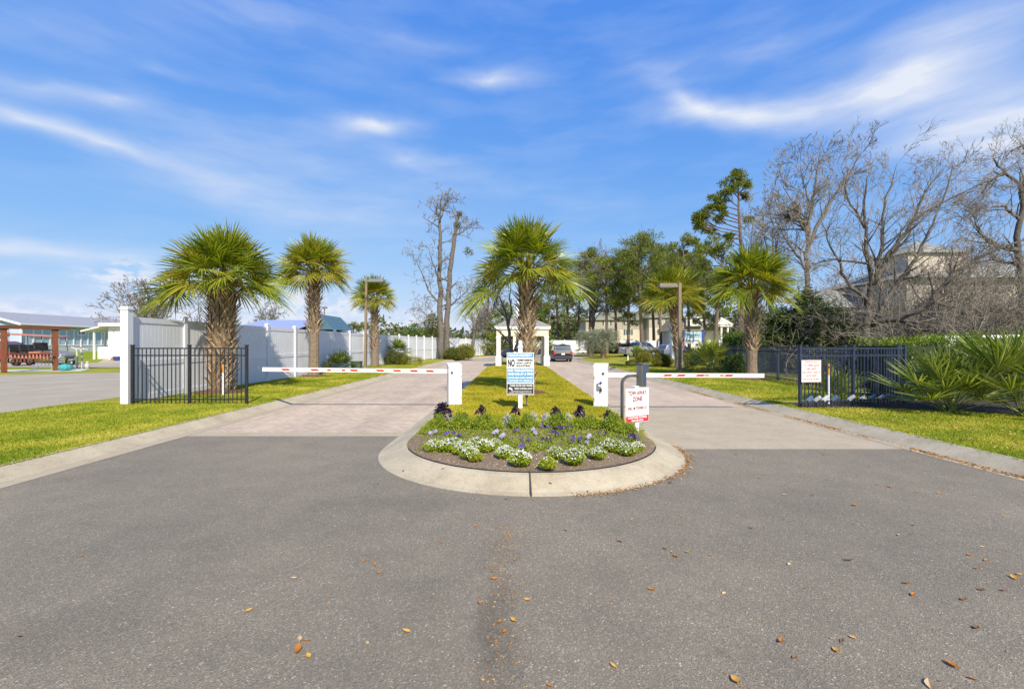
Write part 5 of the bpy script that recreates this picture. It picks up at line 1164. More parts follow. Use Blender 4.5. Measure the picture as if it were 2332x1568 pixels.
# wooden swing arbour
WOOD = surf('red_stained_wood', (.21, .062, .022), (.14, .04, .016), 7, .6, bmp=.3); WOODD = surf('dark_stained_wood', (.13, .04, .02), (.09, .03, .016), 7, .6)
A_ = Vector((-28.35, 25.7, .17)); B_ = Vector((-27.75, 27.9, .17)); A_ = Vector((-28.6, 25.8, .17)); B_ = Vector((-26.9, 26.9, .17))
A_ = Vector((X(9, 25.7), 25.7, .17)); B_ = Vector((X(126, 27.4), 27.4, .17)); dv = (B_ - A_); ang = math.atan2(dv.y, dv.x); SL = dv.length
t = thing('swing_arbor', 'red-stained timber swing frame with a hanging slatted bench', 'garden swing', tuple((A_ + B_) / 2), ang)
for s in (-1, 1):
    for y in (-.0,):
        q = MB(); q.box((s * SL / 2, y, 1.2), (.24, .24, 2.4)); q.build('post', WOOD, t, bevel=.02)
    q = MB(); q.box((s * SL / 2, 0, 2.52), (.32, .20, .25)); q.build('joint_plate', BLACK, t)
q = MB(); q.box((.1, -.16, 2.55), (SL + 1.1, .07, .20)); q.box((.1, .16, 2.55), (SL + 1.1, .07, .20)); q.build('beam', WOODD, t)
q = MB()
for k in range(11): q.box((-.72 + k * .145, -.26, .78), (.075, .03, .5), rx=R_(-14))
q.box((0, -.20, .56), (1.75, .05, .08)); q.box((0, -.33, 1.02), (1.75, .05, .08))
for k in range(6): q.box((0, -.16 + k * .09, .52), (1.7, .07, .03))
for s in (-1, 1): q.box((s * .82, .1, .78), (.06, .6, .06)); q.box((s * .82, .36, .65), (.05, .05, .3))
q.build('bench', WOODD, t)
q = MB()
for s in (-1, 1): q.tube([(s * .85, -.3, .8), (s * .85, 0, 1.4), (s * .85, 0, 2.5)], .012, 5); q.tube([(s * .85, .36, .8), (s * .85, 0, 1.4)], .012, 5)
q.build('chain', STEEL, t)
t = thing('white_chair', 'low white slatted lounge chair beneath the hanging bench', 'chair', (X(105, 28.2), 28.2, .17), R_(20)); q = MB()
for k in range(6): q.box((-.5 + k * .17, 0, .33), (.12, .6, .03))
q.build('seat', PAINT, t); q = MB()
for k in range(4): q.box((.62 + k * .07, 0, .45 + k * .15), (.03, .6, .11), ry=R_(25))
q.build('backrest', PAINT, t); q = MB(); [q.box((x, y, .15), (.06, .06, .34)) for x in (-.5, .45) for y in (-.27, .27)]; q.build('legs', PAINT, t)
q = MB(); C = ell(60, (0, 0, .22), (.33, .3, .2), np.random.default_rng(3)); q.lathe([(.02, 0), (.30, .06), (.36, .2), (.26, .36), (.0, .42)], 9); o = q.build('tarp_bundle', surf('teal_tarp', (.04, .28, .30), (.06, .36, .38), 6, .6, bmp=.8, bscale=9, bdist=.1), loc=(X(149, 27.3), 27.3, .16)); tag(o, 'teal tarp bundle at the foot of the swing post', 'tarp')
# ------------------------------------------------------------------ vehicles (rear at y = 0, front towards +y)
def paint(name, c): return surf(name, c, tuple(k * 1.15 for k in c), 1.5, .28)


def wheel(parent, x, y, r, w_=.22):
    q = MB(); q.M = Matrix.Translation((x, y, r)) @ Matrix.Rotation(R_(90), 4, 'Y'); q.lathe([(r * .62, -w_ / 2), (r * .94, -w_ / 2), (r, -w_ * .35), (r, w_ * .35), (r * .94, w_ / 2), (r * .62, w_ / 2)], 18)
    o = q.build('wheel', RUBBER, parent); q = MB(); q.M = Matrix.Translation((x, y, r)) @ Matrix.Rotation(R_(90), 4, 'Y'); s = 1 if x > 0 else -1
    q.lathe([(0, s * w_ * .38), (r * .25, s * w_ * .42), (r * .6, s * w_ * .40), (r * .63, s * w_ * .5)], 16); q.build('rim', CHROME, o)


def vehicle(name, label, cat, loc, rz, L_, W, zb, belt, prof, col, wr, axles, roofw=.80, bed=None, group=None, spare=None):
    t = thing(name, label, cat, loc, rz, group); pm = paint(name + '_paint', col); hw = W / 2
    def side(poly, f, m, q):
        k = len(poly); V = [(-f(z), y, z) for y, z in poly] + [(f(z), y, z) for y, z in poly]
        q.add(V, [list(range(k))[::-1], list(range(k, 2 * k))] + [[i, (i + 1) % k, k + (i + 1) % k, k + i] for i in range(k)], m)
    zt = max(z for y, z in prof); fb = lambda z: hw * (.94 + .06 * min(1, max(0, (z - zb) / .25))); fc = lambda z: hw * (.97 - (.97 - roofw) * max(0, (z - belt)) / (zt - belt))
    q = MB(); lower = [(.10, zb), (.0, zb + .12), (.02, belt - .12), (.06, belt)] + ([(bed, belt), (bed + .02, belt)] if bed else []) + [(prof[-1][0] - .05, belt), (L_ - .25, belt - .12), (L_ - .03, belt - .32), (L_, zb + .2), (L_ - .12, zb)]
    side(lower, fb, 0, q); b = q.build('body', pm, t, bevel=.045)
    q = MB(); side(prof, fc, 0, q); cb_ = q.build('cabin', pm, t, bevel=.05)
    # glass: rear, front and the sides, a few millimetres proud
    def pane(p0, p1, ins, off, nm='rear_window'):
        (y0, z0), (y1, z1) = p0, p1; a = Vector((0, y0, z0)); c = Vector((0, y1, z1)); d = (c - a).normalized(); n = Vector((0, -d.z, d.y)) * (1 if nm == 'rear_window' else -1)
        a2, c2 = a + d * ins[0] + n * off, c - d * ins[1] + n * off; q = MB(); e0, e1 = fc(a2.z) - .09, fc(c2.z) - .09
        q.add([(-e0, a2.y, a2.z), (e0, a2.y, a2.z), (e1, c2.y, c2.z), (-e1, c2.y, c2.z)] + [(-e0, a2.y - n.y * .02, a2.z - n.z * .02), (e0, a2.y - n.y * .02, a2.z - n.z * .02), (e1, c2.y - n.y * .02, c2.z - n.z * .02), (-e1, c2.y - n.y * .02, c2.z - n.z * .02)], [[0, 1, 2, 3], [4, 7, 6, 5], [0, 4, 5, 1], [1, 5, 6, 2], [2, 6, 7, 3], [3, 7, 4, 0]]); q.build(nm, GLASS, cb_)
    pane(prof[0], prof[1], (.10, .08), .012); pane(prof[-1], prof[-2], (.10, .06), .012, 'windscreen')
    z0, z1 = belt + .06, zt - .12; ys = prof[0][0] + (prof[1][0] - prof[0][0]) * .9 + .18; ye = prof[-2][0] + .15
    for s in (-1, 1):
        n = 3 if L_ > 4.6 and not bed else 2
        for i in range(n):
            y0 = ys + (ye - ys) * i / n + .05; y1 = ys + (ye - ys) * (i + 1) / n - .03; sk = .35 if i == n - 1 else 0
            q = MB(); q.add([(s * (fc(z0) + .008), y0, z0), (s * (fc(z0) + .008), y1 + sk, z0), (s * (fc(z1) + .008), y1, z1), (s * (fc(z1) + .008), y0, z1), (s * (fc(z0) - .012), y0, z0), (s * (fc(z0) - .012), y1 + sk, z0), (s * (fc(z1) - .012), y1, z1), (s * (fc(z1) - .012), y0, z1)], [[0, 1, 2, 3], [4, 7, 6, 5], [0, 4, 5, 1], [1, 5, 6, 2], [2, 6, 7, 3], [3, 7, 4, 0]]); q.build('side_window', GLASS, cb_)
        q = MB(); q.box((s * (hw - .12), .01, belt - .10), (.18, .10, .34)); q.build('tail_light', TAIL, b, bevel=.02)
        q = MB(); q.box((s * (hw - .2), L_ - .06, belt - .34), (.32, .14, .16)); q.build('headlight', surf('headlight_lens', (.6, .62, .65), None, 8, .2), b, bevel=.03)
        q = MB(); q.box((s * (hw + .10), ye + .1, belt + .10), (.2, .10, .15)); q.build('mirror', pm, t, bevel=.03)
    q = MB(); q.box((0, -.03, zb + .16), (W * .96, .14, .24)); q.build('bumper', BLACK if not bed else CHROME, b, bevel=.03)
    q = MB(); q.box((0, -.022, belt - .22), (.32, .02, .16)); q.build('licence_plate', SWHITE, b)
    for y in axles:
        for s in (-1, 1): wheel(t, s * (hw - .13), y, wr)
    return t


vehicle('minivan', 'dark grey minivan driving away in the entry lane past the gatehouse', 'minivan', (X(1282.5, 45), 45, .0), R_(-1), 5.0, 1.9, .24, 1.0, [(.06, .98), (.30, 1.58), (.55, 1.68), (3.0, 1.70), (3.35, 1.60), (4.35, 1.0)], (.016, .019, .027), .34, (.95, 4.0))
vehicle('pickup_truck', 'dark blue pickup seen through the gatehouse opening', 'truck', (X(1226, 62), 62, 0), R_(110), 5.6, 1.95, .35, 1.15, [(1.7, 1.12), (1.9, 1.78), (2.1, 1.85), (3.3, 1.85), (3.6, 1.75), (4.3, 1.15)], (.02, .03, .07), .40, (1.2, 4.5), bed=1.6)
vehicle('pickup_truck', 'silver pickup parked beyond the mailbox, tailgate toward the road', 'truck', (X(1420, 57), 57, .16), R_(-62), 5.6, 1.95, .40, 1.25, [(1.8, 1.22), (2.0, 1.80), (2.2, 1.88), (3.3, 1.88), (3.6, 1.78), (4.3, 1.25)], (.32, .32, .34), .40, (1.2, 4.5), bed=1.6)
vehicle('car', 'blue-grey car parked behind the leaning palm', 'car', (X(1505, 52), 52.5, .16), R_(-75), 4.5, 1.85, .25, 1.0, [(.2, .98), (.55, 1.52), (.8, 1.60), (2.5, 1.60), (2.8, 1.50), (3.5, 1.0)], (.15, .18, .27), .33, (.85, 3.6))
vehicle('van', 'white van hidden behind the hedge so only its roof shows', 'van', (16.0, 17.6, .16), R_(-97), 5.2, 2.0, .3, 1.1, [(.05, 1.08), (.2, 1.80), (.5, 1.90), (3.6, 1.93), (4.0, 1.82), (4.7, 1.1)], (.72, .72, .73), .36, (1.0, 4.2))
vehicle('suv', 'red car partly hidden behind the swing frame and the golf cart', 'car', (X(-100, 37), 37.5, .16), R_(-75), 4.6, 1.9, .35, 1.2, [(.1, 1.18), (.35, 1.75), (.6, 1.85), (3.0, 1.85), (3.3, 1.75), (3.9, 1.2)], (.30, .015, .03), .38, (.9, 3.7))
# golf cart
t = thing('golf_cart', 'lifted six-seat golf cart with a long red-brown roof parked behind the swing', 'golf cart', (X(92, 33.6), 33.6, .16), 0)
RB = surf('cart_orange', (.40, .16, .10), (.46, .19, .12), 4, .35); RF = surf('cart_roof', (.42, .14, .10), (.48, .17, .12), 4, .4); q = MB()
q.prism([(-1.7, .55), (1.2, .50), (1.45, .62), (.65, .68), (.45, 1.05), (-.3, 1.05), (-.4, .75), (-1.7, .8)], -.55, .55, 0, Matrix.Rotation(R_(90), 4, 'X')); q.build('body', RB, t, bevel=.03)
q = MB(); q.prism([(1.15, .52), (2.05, .55), (2.12, .75), (1.95, .95), (1.45, 1.12), (1.25, 1.05)], -.54, .54, 0, Matrix.Rotation(R_(90), 4, 'X')); q.build('front_cowl', GREYP, t, bevel=.04)
q = MB(); q.prism([(-2.0, 2.28), (1.55, 2.10), (1.6, 2.15), (1.4, 2.20), (-1.9, 2.38), (-2.05, 2.34)], -.62, .62, 0, Matrix.Rotation(R_(90), 4, 'X')); q.build('roof', RF, t, bevel=.02)
for x, bz in ((-1.75, .95), (-1.0, .95), (.05, 1.1)):
    q = MB(); q.box((x + .22, 0, bz + .05), (.48, 1.0, .12)); q.box((x - .03, 0, bz + .36), (.12, 1.0, .5), ry=R_(-10)); q.build('seat', BLACK, t, bevel=.03)
for s in (-.5, .5):
    for p in ([(1.55, s, 1.0), (1.35, s, 2.1)], [(-.35, s, 1.0), (-.42, s, 2.2)], [(-1.85, s, .8), (-1.9, s, 2.3)]): q = MB(); q.tube(p, .025, 6); q.build('roof_strut', BLACK, t)
q = MB(); q.tube([(1.1, .22, 1.0), (.85, .22, 1.32)], .02, 6); q.M = Matrix.Translation((.84, .22, 1.33)) @ Matrix.Rotation(R_(-50), 4, 'Y'); q.lathe([(.17, -.012), (.185, 0), (.17, .012), (.155, 0), (.17, -.012)], 14); q.build('steering_wheel', BLACK, t)
q = MB(); q.box((-1.9, 0, .62), (.5, 1.0, .08)); q.build('rear_step', GREYP, t)
q = MB(); q.box((1.62, -.52, 1.62), (.06, .10, .12)); q.build('mirror', BLACK, t)
for x in (-1.25, 1.72):
    for s in (-.5, .5): wheel(t, 0, 0, .30, .22); o = [c for c in t.children if c.name.startswith('wheel')][-1]
ws = [c for c in t.children if c.name.startswith('wheel')]
for o, (x, s) in zip(ws, ((-1.25, -.5), (-1.25, .5), (1.72, -.5), (1.72, .5))):
    # wheels were built for an axle along x at the origin; turn them to roll along the cart
    o.location = (x - 0 + (.0), s, 0); o.rotation_euler.z = R_(90 if s > 0 else -90)


# ------------------------------------------------------------------ hedges and bushes
def hedge(label, pts, wd, h, leaf, n, mat_, seed, name='hedge', wob=.10, top=None):
    rng = np.random.default_rng(seed); t = thing(name, label, 'hedge', (pts[0][0], pts[0][1], .15)); o0 = np.array([pts[0][0], pts[0][1], 0]); q = MB(); P = [np.array([x, y, 0.]) - o0 for x, y in pts]
    Ls = [np.linalg.norm(b - a) for a, b in zip(P, P[1:])]; tot = sum(Ls)
    for a, b, l in zip(P, P[1:], Ls):
        d = (b - a) / l; s = np.array([-d[1], d[0], 0]); k = int(n * l / tot); u = rng.uniform(-.02, 1.02, k); f = rng.random(k); per = 2 * h + wd; e = f * per
        off = np.where(e < h, -wd / 2, np.where(e < h + wd, e - h - wd / 2, wd / 2)); z = np.where(e < h, e, np.where(e < h + wd, h, e - h - wd)); wv = wob * (np.sin(u * l * 2.3 + z * 2) + .6 * np.sin(u * l * 5.1 + z * 4.3 + 1))
        C = a + d * (u * l)[:, None] + s * (off + np.sign(off) * wv)[:, None]; C[:, 2] = np.maximum(.05, z + wv * .6 * (z > h * .8)); C += rng.normal(size=C.shape) * leaf * .8
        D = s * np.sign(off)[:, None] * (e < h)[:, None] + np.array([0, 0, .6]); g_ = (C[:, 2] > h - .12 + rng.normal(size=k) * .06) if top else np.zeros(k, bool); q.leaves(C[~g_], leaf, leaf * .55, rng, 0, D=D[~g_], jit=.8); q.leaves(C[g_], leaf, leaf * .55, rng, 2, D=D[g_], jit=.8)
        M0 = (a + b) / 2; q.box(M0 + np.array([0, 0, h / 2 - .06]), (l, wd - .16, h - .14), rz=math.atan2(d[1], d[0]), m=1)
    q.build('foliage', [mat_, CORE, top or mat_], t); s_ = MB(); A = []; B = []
    for a, b, l in zip(P, P[1:], Ls):
        for i in range(int(l * 3)): c = a + (b - a) * rng.random() + np.array([rng.normal() * wd * .2, rng.normal() * wd * .2, 0]); A.append(c); B.append(c + np.array([rng.normal() * .1, rng.normal() * .1, h * .7]))
    s_.sticks(A, B, .02, .01, 5); s_.build('stem', BARKD, t); return t


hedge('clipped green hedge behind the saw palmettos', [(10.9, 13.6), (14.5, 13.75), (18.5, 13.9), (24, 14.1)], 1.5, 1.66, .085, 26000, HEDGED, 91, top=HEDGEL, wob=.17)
hedge('low green hedge topping the navy fence behind the young fan palm', [(13.2, 25.0), (14.0, 29.0)], 1.2, 2.15, .11, 5000, HEDGE, 92)
hedge('long clipped olive hedge beyond the pindo palms', [(X(1345, 84), 84), (X(1440, 82), 82)], 2, 1.5, .2, 6000, HEDGEO, 93)
hedge('dark clipped hedge between the silver pickup and the blue-grey car', [(X(1452, 46), 46.5), (X(1500, 46), 46)], 1.4, .85, .12, 3500, HEDGEO, 94)
bush('hedge_bush', 'golden clipped bush left of the black bollard light', 'bush', (X(1468, 39), 39, .15), [(0, 0, .45, .72, .6, .52)], .09, 2600, HEDGEY, 95)
bush('hedge_bush', 'larger golden bush at the foot of the leaning palm', 'bush', (X(1509, 31), 31, .15), [(-.2, 0, .45, .55, .5, .55), (.25, .1, .4, .5, .45, .5)], .085, 3000, HEDGEY, 96)
bush('hedge_bush', 'low sparse golden bush by the lawn edge near the keypad', 'bush', (X(1441, 32.5), 32.5, .15), [(0, 0, .22, .55, .4, .27)], .08, 900, HEDGEY, 97, core=False)
bush('hedge_bush', 'clipped round bush in front of the small fan palm by the white fence', 'bush', (-9.0, 35.5, .15), [(-.2, 0, .5, .75, .65, .55), (.4, .1, .42, .65, .6, .48)], .10, 3200, HEDGEO, 98)
bush('ornamental_grass', 'low tuft of yellowish ornamental grass next to the clipped round bush', 'grass tuft', (-7.75, 35.2, .15), [(0, 0, .2, .75, .5, .28)], .35, 900, HEDGEY, 99, core=False, stems=False, w=.06, jit=.5)
bush('hedge_bush', 'olive rounded shrub at the foot of the twin-stemmed tree', 'bush', (X(1031, 48.5), 48.5, .15), [(0, 0, .6, 1.0, .9, .7)], .14, 2600, HEDGEO, 100)
bush('hedge_bush', 'taller golden rounded shrub beside the olive shrub on the fence strip', 'bush', (X(1060, 50), 50, .15), [(0, 0, .75, 1.15, 1.0, .85)], .14, 3000, HEDGEY, 101)
bush('hedge_bush', 'small round topiary bush just beyond the minivan roof', 'bush', (X(1281, 79), 79, .15), [(0, 0, 1.1, .75, .7, .65)], .16, 900, HEDGE, 102)
bush('hedge_bush', 'small golden bush beside the far fence, next to the gatehouse column', 'bush', (X(1258, 76), 76, .15), [(0, 0, .8, .9, .8, .9)], .16, 900, HEDGEY, 103)
bush('hedge_bush', 'olive bush seen through the near opening of the gatehouse', 'bush', (X(1148, 66), 66, .15), [(0, 0, .9, .9, .8, 1.0)], .16, 900, HEDGEO, 104)
bush('hedge_bush', 'dark shrub hugging the navy fence by the full-crowned palm', 'bush', (11.85, 24.0, .15), [(0, 0, .5, .5, .9, .6)], .12, 1500, FANP, 105)
bush('hedge_bush', 'dark low shrub below the community sign', 'bush', (X(1592, 43), 43, .15), [(0, 0, .6, 1.5, .8, .75)], .14, 2600, HEDGEO, 106)
bush('hedge_bush', 'brownish dark shrub beside the young fan palm', 'bush', (X(1580, 34), 34, .15), [(0, 0, .5, 1.1, .7, .6)], .12, 1800, HEDGEO, 107)
fanpalm('fan_palm', 'dark fan palm shrub beside the silver pickup', 'palm', (X(1448, 50), 50, .15), 14, 1.0, .8, 108, [FANP], th=(5, 80))
fanpalm('fan_palm', 'tiny fan palm against the far white fence past the minivan', 'palm', (X(1316, 80), 80, .15), 10, .8, .7, 109, [FANP], th=(15, 80))
# leafless crape myrtle beside the island palm
CY = dict(seg=(.25, .2, .2), kids=(4, 3), wig=.12, up=.08, ang=.45, rat=.55, rmin=.007)
xx, dd = .12, 16.6; Tm = lambda u, v, d=dd: (X(u, d) - xx, d - dd, Z(v, d) - .15)
bare('bare crape myrtle forking in front of the gatehouse, beside the island palm', (xx, dd, .15), [([(0, 0, -.05), Tm(1170, 815), Tm(1160, 765), Tm(1155, 725), Tm(1145, 695), Tm(1132, 665)], .085, .018), ([Tm(1168, 790), Tm(1152, 770), Tm(1130, 750), Tm(1115, 735)], .04, .01), ([Tm(1158, 740), Tm(1165, 710), Tm(1160, 680), Tm(1163, 650)], .045, .012), ([Tm(1155, 725), Tm(1140, 712), Tm(1122, 690)], .035, .01), ([Tm(1172, 800), Tm(1185, 760), Tm(1195, 735)], .05, .02)], CY, 45, [BARK, TWIGG], kidL=.55, kids=7, first=.4, name='crape_myrtle', cat='tree')
# ------------------------------------------------------------------ thicket and far tree line (masses nobody could count)
rng = np.random.default_rng(77); q = MB(); S = []
CU = dict(seg=(.35, .3, .25), kids=(6, 4), wig=.22, up=.05, ang=.7, rat=.6, rmin=.009, start=.15)
for i in range(300):
    d = rng.uniform(22, 34); u = rng.uniform(1700, 2420); 
    if 1700 < u < 1790 and d < 27: d += 5
    x = X(u, d); hh = rng.uniform(1.8, 4.4) * (1.0 if u < 1900 else rng.uniform(.8, 1.6)); grow(S, np.array([x, d, .1]), unit([rng.normal() * .25, rng.normal() * .25, 1]), hh, .035, 0, rng, dict(CU, rmin=.0085))
for i in range(150):
    d = rng.uniform(19, 27); u = rng.uniform(2020, 2440); x = X(u, d); grow(S, np.array([x, d, .1]), unit([rng.normal() * .2, rng.normal() * .2, 1]), rng.uniform(3.0, 6.2), .03, 0, rng, dict(CU, rmin=.0075, kids=(9, 5)))
sticksof(q, S, .05, 0, 0)
o = q.build('undergrowth', [TWIGG]); tag(o, 'tangled brown leafless undergrowth behind the navy fence and hedge', 'undergrowth', kind='stuff')
q = MB(); C = []
for i in range(60):
    d = rng.uniform(21, 33); u = rng.uniform(1790, 2420); c = (X(u, d), d, rng.uniform(.5, 1.9)); C.append(ell(110, c, (rng.uniform(.6, 1.4), .8, rng.uniform(.5, .9)), rng, .2))
C = np.concatenate(C); q.leaves(C, .15, .07, rng, 0); o = q.build('foliage', HEDGEO); tag(o, 'sparse olive leaves scattered through the leafless undergrowth', 'foliage', kind='stuff')
q = MB(); C = []
for i in range(520):
    a = rng.uniform(-1.05, 1.15); d = rng.uniform(170, 230); hh = 7.0 + 3.0 * math.sin(a * 17) + 2 * math.sin(a * 41 + 1) + rng.uniform(-1.5, 2.5)
    if a > .05: hh += 3.5
    if a < -.28: hh *= .55
    c = (d * math.sin(a), d * math.cos(a), hh * .5); C.append(ell(80, c, (5.5, 4, max(1.5, hh * .55)), rng, .5))
C = np.concatenate(C); q.leaves(C, 1.9, 1.2, rng, 0); o = q.build('treeline', FARG); tag(o, 'distant low wooded treeline along the horizon', 'treeline', kind='stuff')

# ------------------------------------------------------------------ flower bed
def BP(x, y, z=.17): return G((900 + x / 2.8439) / 1.07204, (960 + y / 2.8439) / 1.07204, z)


LEAFA = leafm('alyssum_leaf', [(.16, .24, .012), (.27, .37, .02), (.37, .45, .03), (.45, .50, .06)], .3, 9, .5); LEAFY = leafm('lime_leaf', [(.24, .30, .012), (.36, .42, .025), (.46, .50, .05)], .3, 9, .5)
LEAFS = leafm('snapdragon_leaf', [(.15, .22, .014), (.26, .35, .022), (.36, .43, .035), (.44, .48, .07)], .32, 6, .5); LEAFP = leafm('pansy_leaf', [(.07, .12, .014), (.13, .19, .022), (.21, .26, .035)], .2, 9, .5)
PETW = leafm('white_petal', [(.70, .70, .68), (.80, .80, .79)], .2, 9, .6, (1, 1, 1)); PETV = leafm('violet_petal', [(.06, .025, .22), (.11, .05, .34), (.20, .13, .46)], .2, 9, .5, (1, 1, 1.2)); PETD = leafm('deep_purple_petal', [(.03, .012, .10), (.06, .02, .17)], .15, 9, .5, (1, 1, 1)); PETL = leafm('lilac_petal', [(.32, .26, .55), (.50, .46, .70)], .25, 9, .5, (1, 1, 1)); PETY = surf('flower_eye', (.7, .5, .05), None, 9, .5)
KALE = leafm('purple_kale_leaf', [(.018, .010, .022), (.035, .018, .038), (.07, .04, .065)], .08, 9, .4, (1, .6, .9)); SILV = leafm('silver_leaf', [(.33, .36, .34), (.48, .51, .49), (.60, .62, .60)], .15, 9, .7, (1, 1, 1)); STEM = surf('green_stem', (.10, .16, .03), None, 9, .6)


def clump(name, label, cat, r, h, nl, leaf, lm, nf, fm, fs, seed, spiky=False, group=None):
    rng = np.random.default_rng(seed); t = thing(name, label, cat, (0, 0, -50), 0, group); q = MB(); k = max(10, nl // 9)
    for i in range(k):      # stems with leaves up them
        a = rng.uniform(0, 6.28); rr = r * math.sqrt(rng.random()); top = np.array([rr * math.cos(a), rr * math.sin(a), h * (1 - .55 * (rr / r) ** 2) * rng.uniform(.75, 1.1)]); b = np.array([top[0] * .35, top[1] * .35, 0])
        q.sticks([b], [top], .003, .002, 3, 1); m = 9; C = b + (top - b) * np.linspace(.2, 1, m)[:, None]; o = rng.normal(size=(m, 3)); o[:, 2] = np.abs(o[:, 2]) * (1.2 if spiky else .5); q.leaves(C, leaf, leaf * (.28 if spiky else .42), rng, 0, D=o, jit=.2)
    q.build('foliage', [lm, STEM], t)
    if nf:
        q = MB()
        for i in range(nf):
            a = rng.uniform(0, 6.28); rr = r * math.sqrt(rng.random()) * .95; c = np.array([rr * math.cos(a), rr * math.sin(a), h * (1.04 - .5 * (rr / r) ** 2) * rng.uniform(.92, 1.1)])
            tilt = np.array([rr / r * math.cos(a) * .8, rr / r * math.sin(a) * .8 - .5, 1]); q.leaves(np.repeat(c[None], 6, 0) + rng.normal(size=(6, 3)) * fs * .12, fs * .55, fs * .55, rng, 0, D=np.array([unit(np.cross(tilt, rng.normal(size=3))) for _ in range(6)]), jit=.15, fold=.1)
        q.build('blossom', [fm], t)
    return t


def pansy(label, petal, seed, n=3, fs=.055):
    rng = np.random.default_rng(seed); t = clump('pansy', label, 'flower', .10, .10, 260, .038, LEAFP, 0, None, 0, seed); q = MB()
    for i in range(n):
        c = np.array([rng.normal() * .05, rng.normal() * .05 - .02, rng.uniform(.10, .15)]); n_ = unit([rng.normal() * .4, -1, .6 + rng.normal() * .2]); s = unit(np.cross(n_, [0, 0, 1])); u = np.cross(s, n_)
        for j in range(5):
            a = R_(90 + 72 * j); d = s * math.cos(a) + u * math.sin(a); e = np.cross(n_, d); w_ = fs * .36
            q.add([c, c + d * fs * .3 + e * w_, c + d * fs * .62 + e * w_ * .7 + n_ * .004, c + d * fs * .66 - e * w_ * .7 + n_ * .004, c + d * fs * .3 - e * w_], [[0, 1, 2, 3, 4]], 0)
        q.add([c + n_ * .004 + s * .006, c + n_ * .004 + u * .006, c + n_ * .004 - s * .006, c + n_ * .004 - u * .006], [[0, 1, 2, 3]], 1)
    q.build('blossom', [petal, PETY], t); return t


def kale(label, sc, seed):
    rng = np.random.default_rng(seed); t = thing('ornamental_kale', label, 'plant', (0, 0, -50)); s = MB(); s.tube([(0, 0, -.02), (.01, 0, .14 * sc), (0, 0, .24 * sc)], .012 * sc, 6); s.build('stem', KALE, t); q = MB()
    for i in range(46):
        f = i / 46; a = i * 2.4 + rng.uniform(-.5, .5); th = R_(10 + 100 * f + rng.uniform(-18, 18)); d = np.array([math.sin(th) * math.cos(a), math.sin(th) * math.sin(a), math.cos(th)]); sd = np.array([-math.sin(a), math.cos(a), 0]); b = np.array([0, 0, (.27 - .10 * f) * sc]); L_ = (.07 + .07 * f) * sc * rng.uniform(.6, 1.25)
        V = []
        for tq, wq in ((0, .10), (.3, .20), (.55, .30), (.85, .27), (1.05, .07)):
            p = b + d * L_ * tq - np.array([0, 0, .5 * L_ * tq * tq]); ru = rng.normal(size=2) * L_ * .17; V += [p - sd * L_ * wq + [0, 0, ru[0]], p, p + sd * L_ * wq + [0, 0, ru[1]]]
        q.add(V, [[j * 3 + e, j * 3 + e + 1, j * 3 + 4 + e, j * 3 + 3 + e] for j in range(4) for e in range(2)])
    q.build('leaves', KALE, t); return t


def place(protos, spots, labels, group, sc=(.9, 1.1), seed=0):
    rng = random.Random(seed)
    for i, (p, lab) in enumerate(zip(spots, labels)):
        o = protos[i % len(protos)]; k = rng.uniform(*sc)
        if len(p) > 3: k *= p[3]
        loc = Vector(p[:3]); rz = rng.uniform(0, 6.28) if 'kale' in lab or 'pans' not in lab else rng.uniform(-.5, .5)
        if i < len(protos): o.location = loc; o.rotation_euler.z = rz; o.scale = (k,) * 3; o['label'] = lab; o['group'] = group
        else: dup(o, loc, rz, k, lab, group)


def ordered(xy, fmt):      # labels counted along the bed from its exit-lane side
    s = sorted(range(len(xy)), key=lambda i: xy[i][0]); L_ = [None] * len(xy)
    for k, i in enumerate(s): L_[i] = fmt % ORD[k]
    return L_


def W_(xy, dy=0): return [tuple(BP(x, y + dy)) + ((r[0],) if r else ()) for x, y, *r in xy]


NW = 'white alyssum clump in the flower bed, %s of eighteen counted from the exit lane side'
al = [(452, 400), (545, 405), (600, 395), (655, 425), (705, 455), (745, 400), (805, 410), (880, 380, .8), (948, 450), (1055, 500), (1300, 455), (1420, 490), (1475, 430, .8), (1590, 455), (1665, 400), (1725, 410), (1800, 430), (1868, 400, .8)]
pr = [clump('white_alyssum', '', 'flower', .14, .16, 1500, .036, LEAFA, 55 + 12 * i, PETW, .026, 200 + i) for i in range(3)]
place(pr, W_(al), ordered(al, NW), 'white alyssum clumps in the flower bed', (.95, 1.15), 1)
pr = [clump('lime_clump', '', 'flower', .12, .14, 1300, .036, LEAFY, 14, PETW, .024, 210)]
ly = [(1245, 525), (740, 470), (1165, 395, .75)]
place(pr, W_(ly), ['lime-leaved clump with few white flowers at the front edge of the bed, near its middle', 'lime-leaved clump in front of the densest white alyssum', 'small white-topped lime clump in the middle of the bed'], 'lime clumps in the flower bed', (.9, 1.05), 2)
sn = [(400, 290), (440, 270), (490, 262), (545, 250), (600, 268), (640, 262), (715, 250), (765, 262), (820, 255), (880, 262), (1010, 258), (1100, 258), (1160, 250), (1290, 255), (1335, 262), (1445, 250), (1495, 255), (1540, 250), (1585, 258), (1640, 268), (1700, 275), (1765, 290), (1810, 300)]
pr = [clump('green_bedding_plant', '', 'plant', .15, .18 + .06 * i, 1300, .042, LEAFS, 0, None, 0, 220 + i, True) for i in range(3)]
place(pr, W_(sn), ordered(sn, 'leafy green plant at the back of the bed, %s from the exit lane side'), 'green bedding plants at the back of the flower bed', (.75, 1.25), 3)
si = [(590, 255), (690, 250, .7), (965, 255, 1.2), (1140, 240), (1230, 240), (1385, 240), (1632, 252, .8)]
pr = [clump('silver_bedding_plant', '', 'plant', .085, .27, 800, .045, SILV, 0, None, 0, 230, True)]
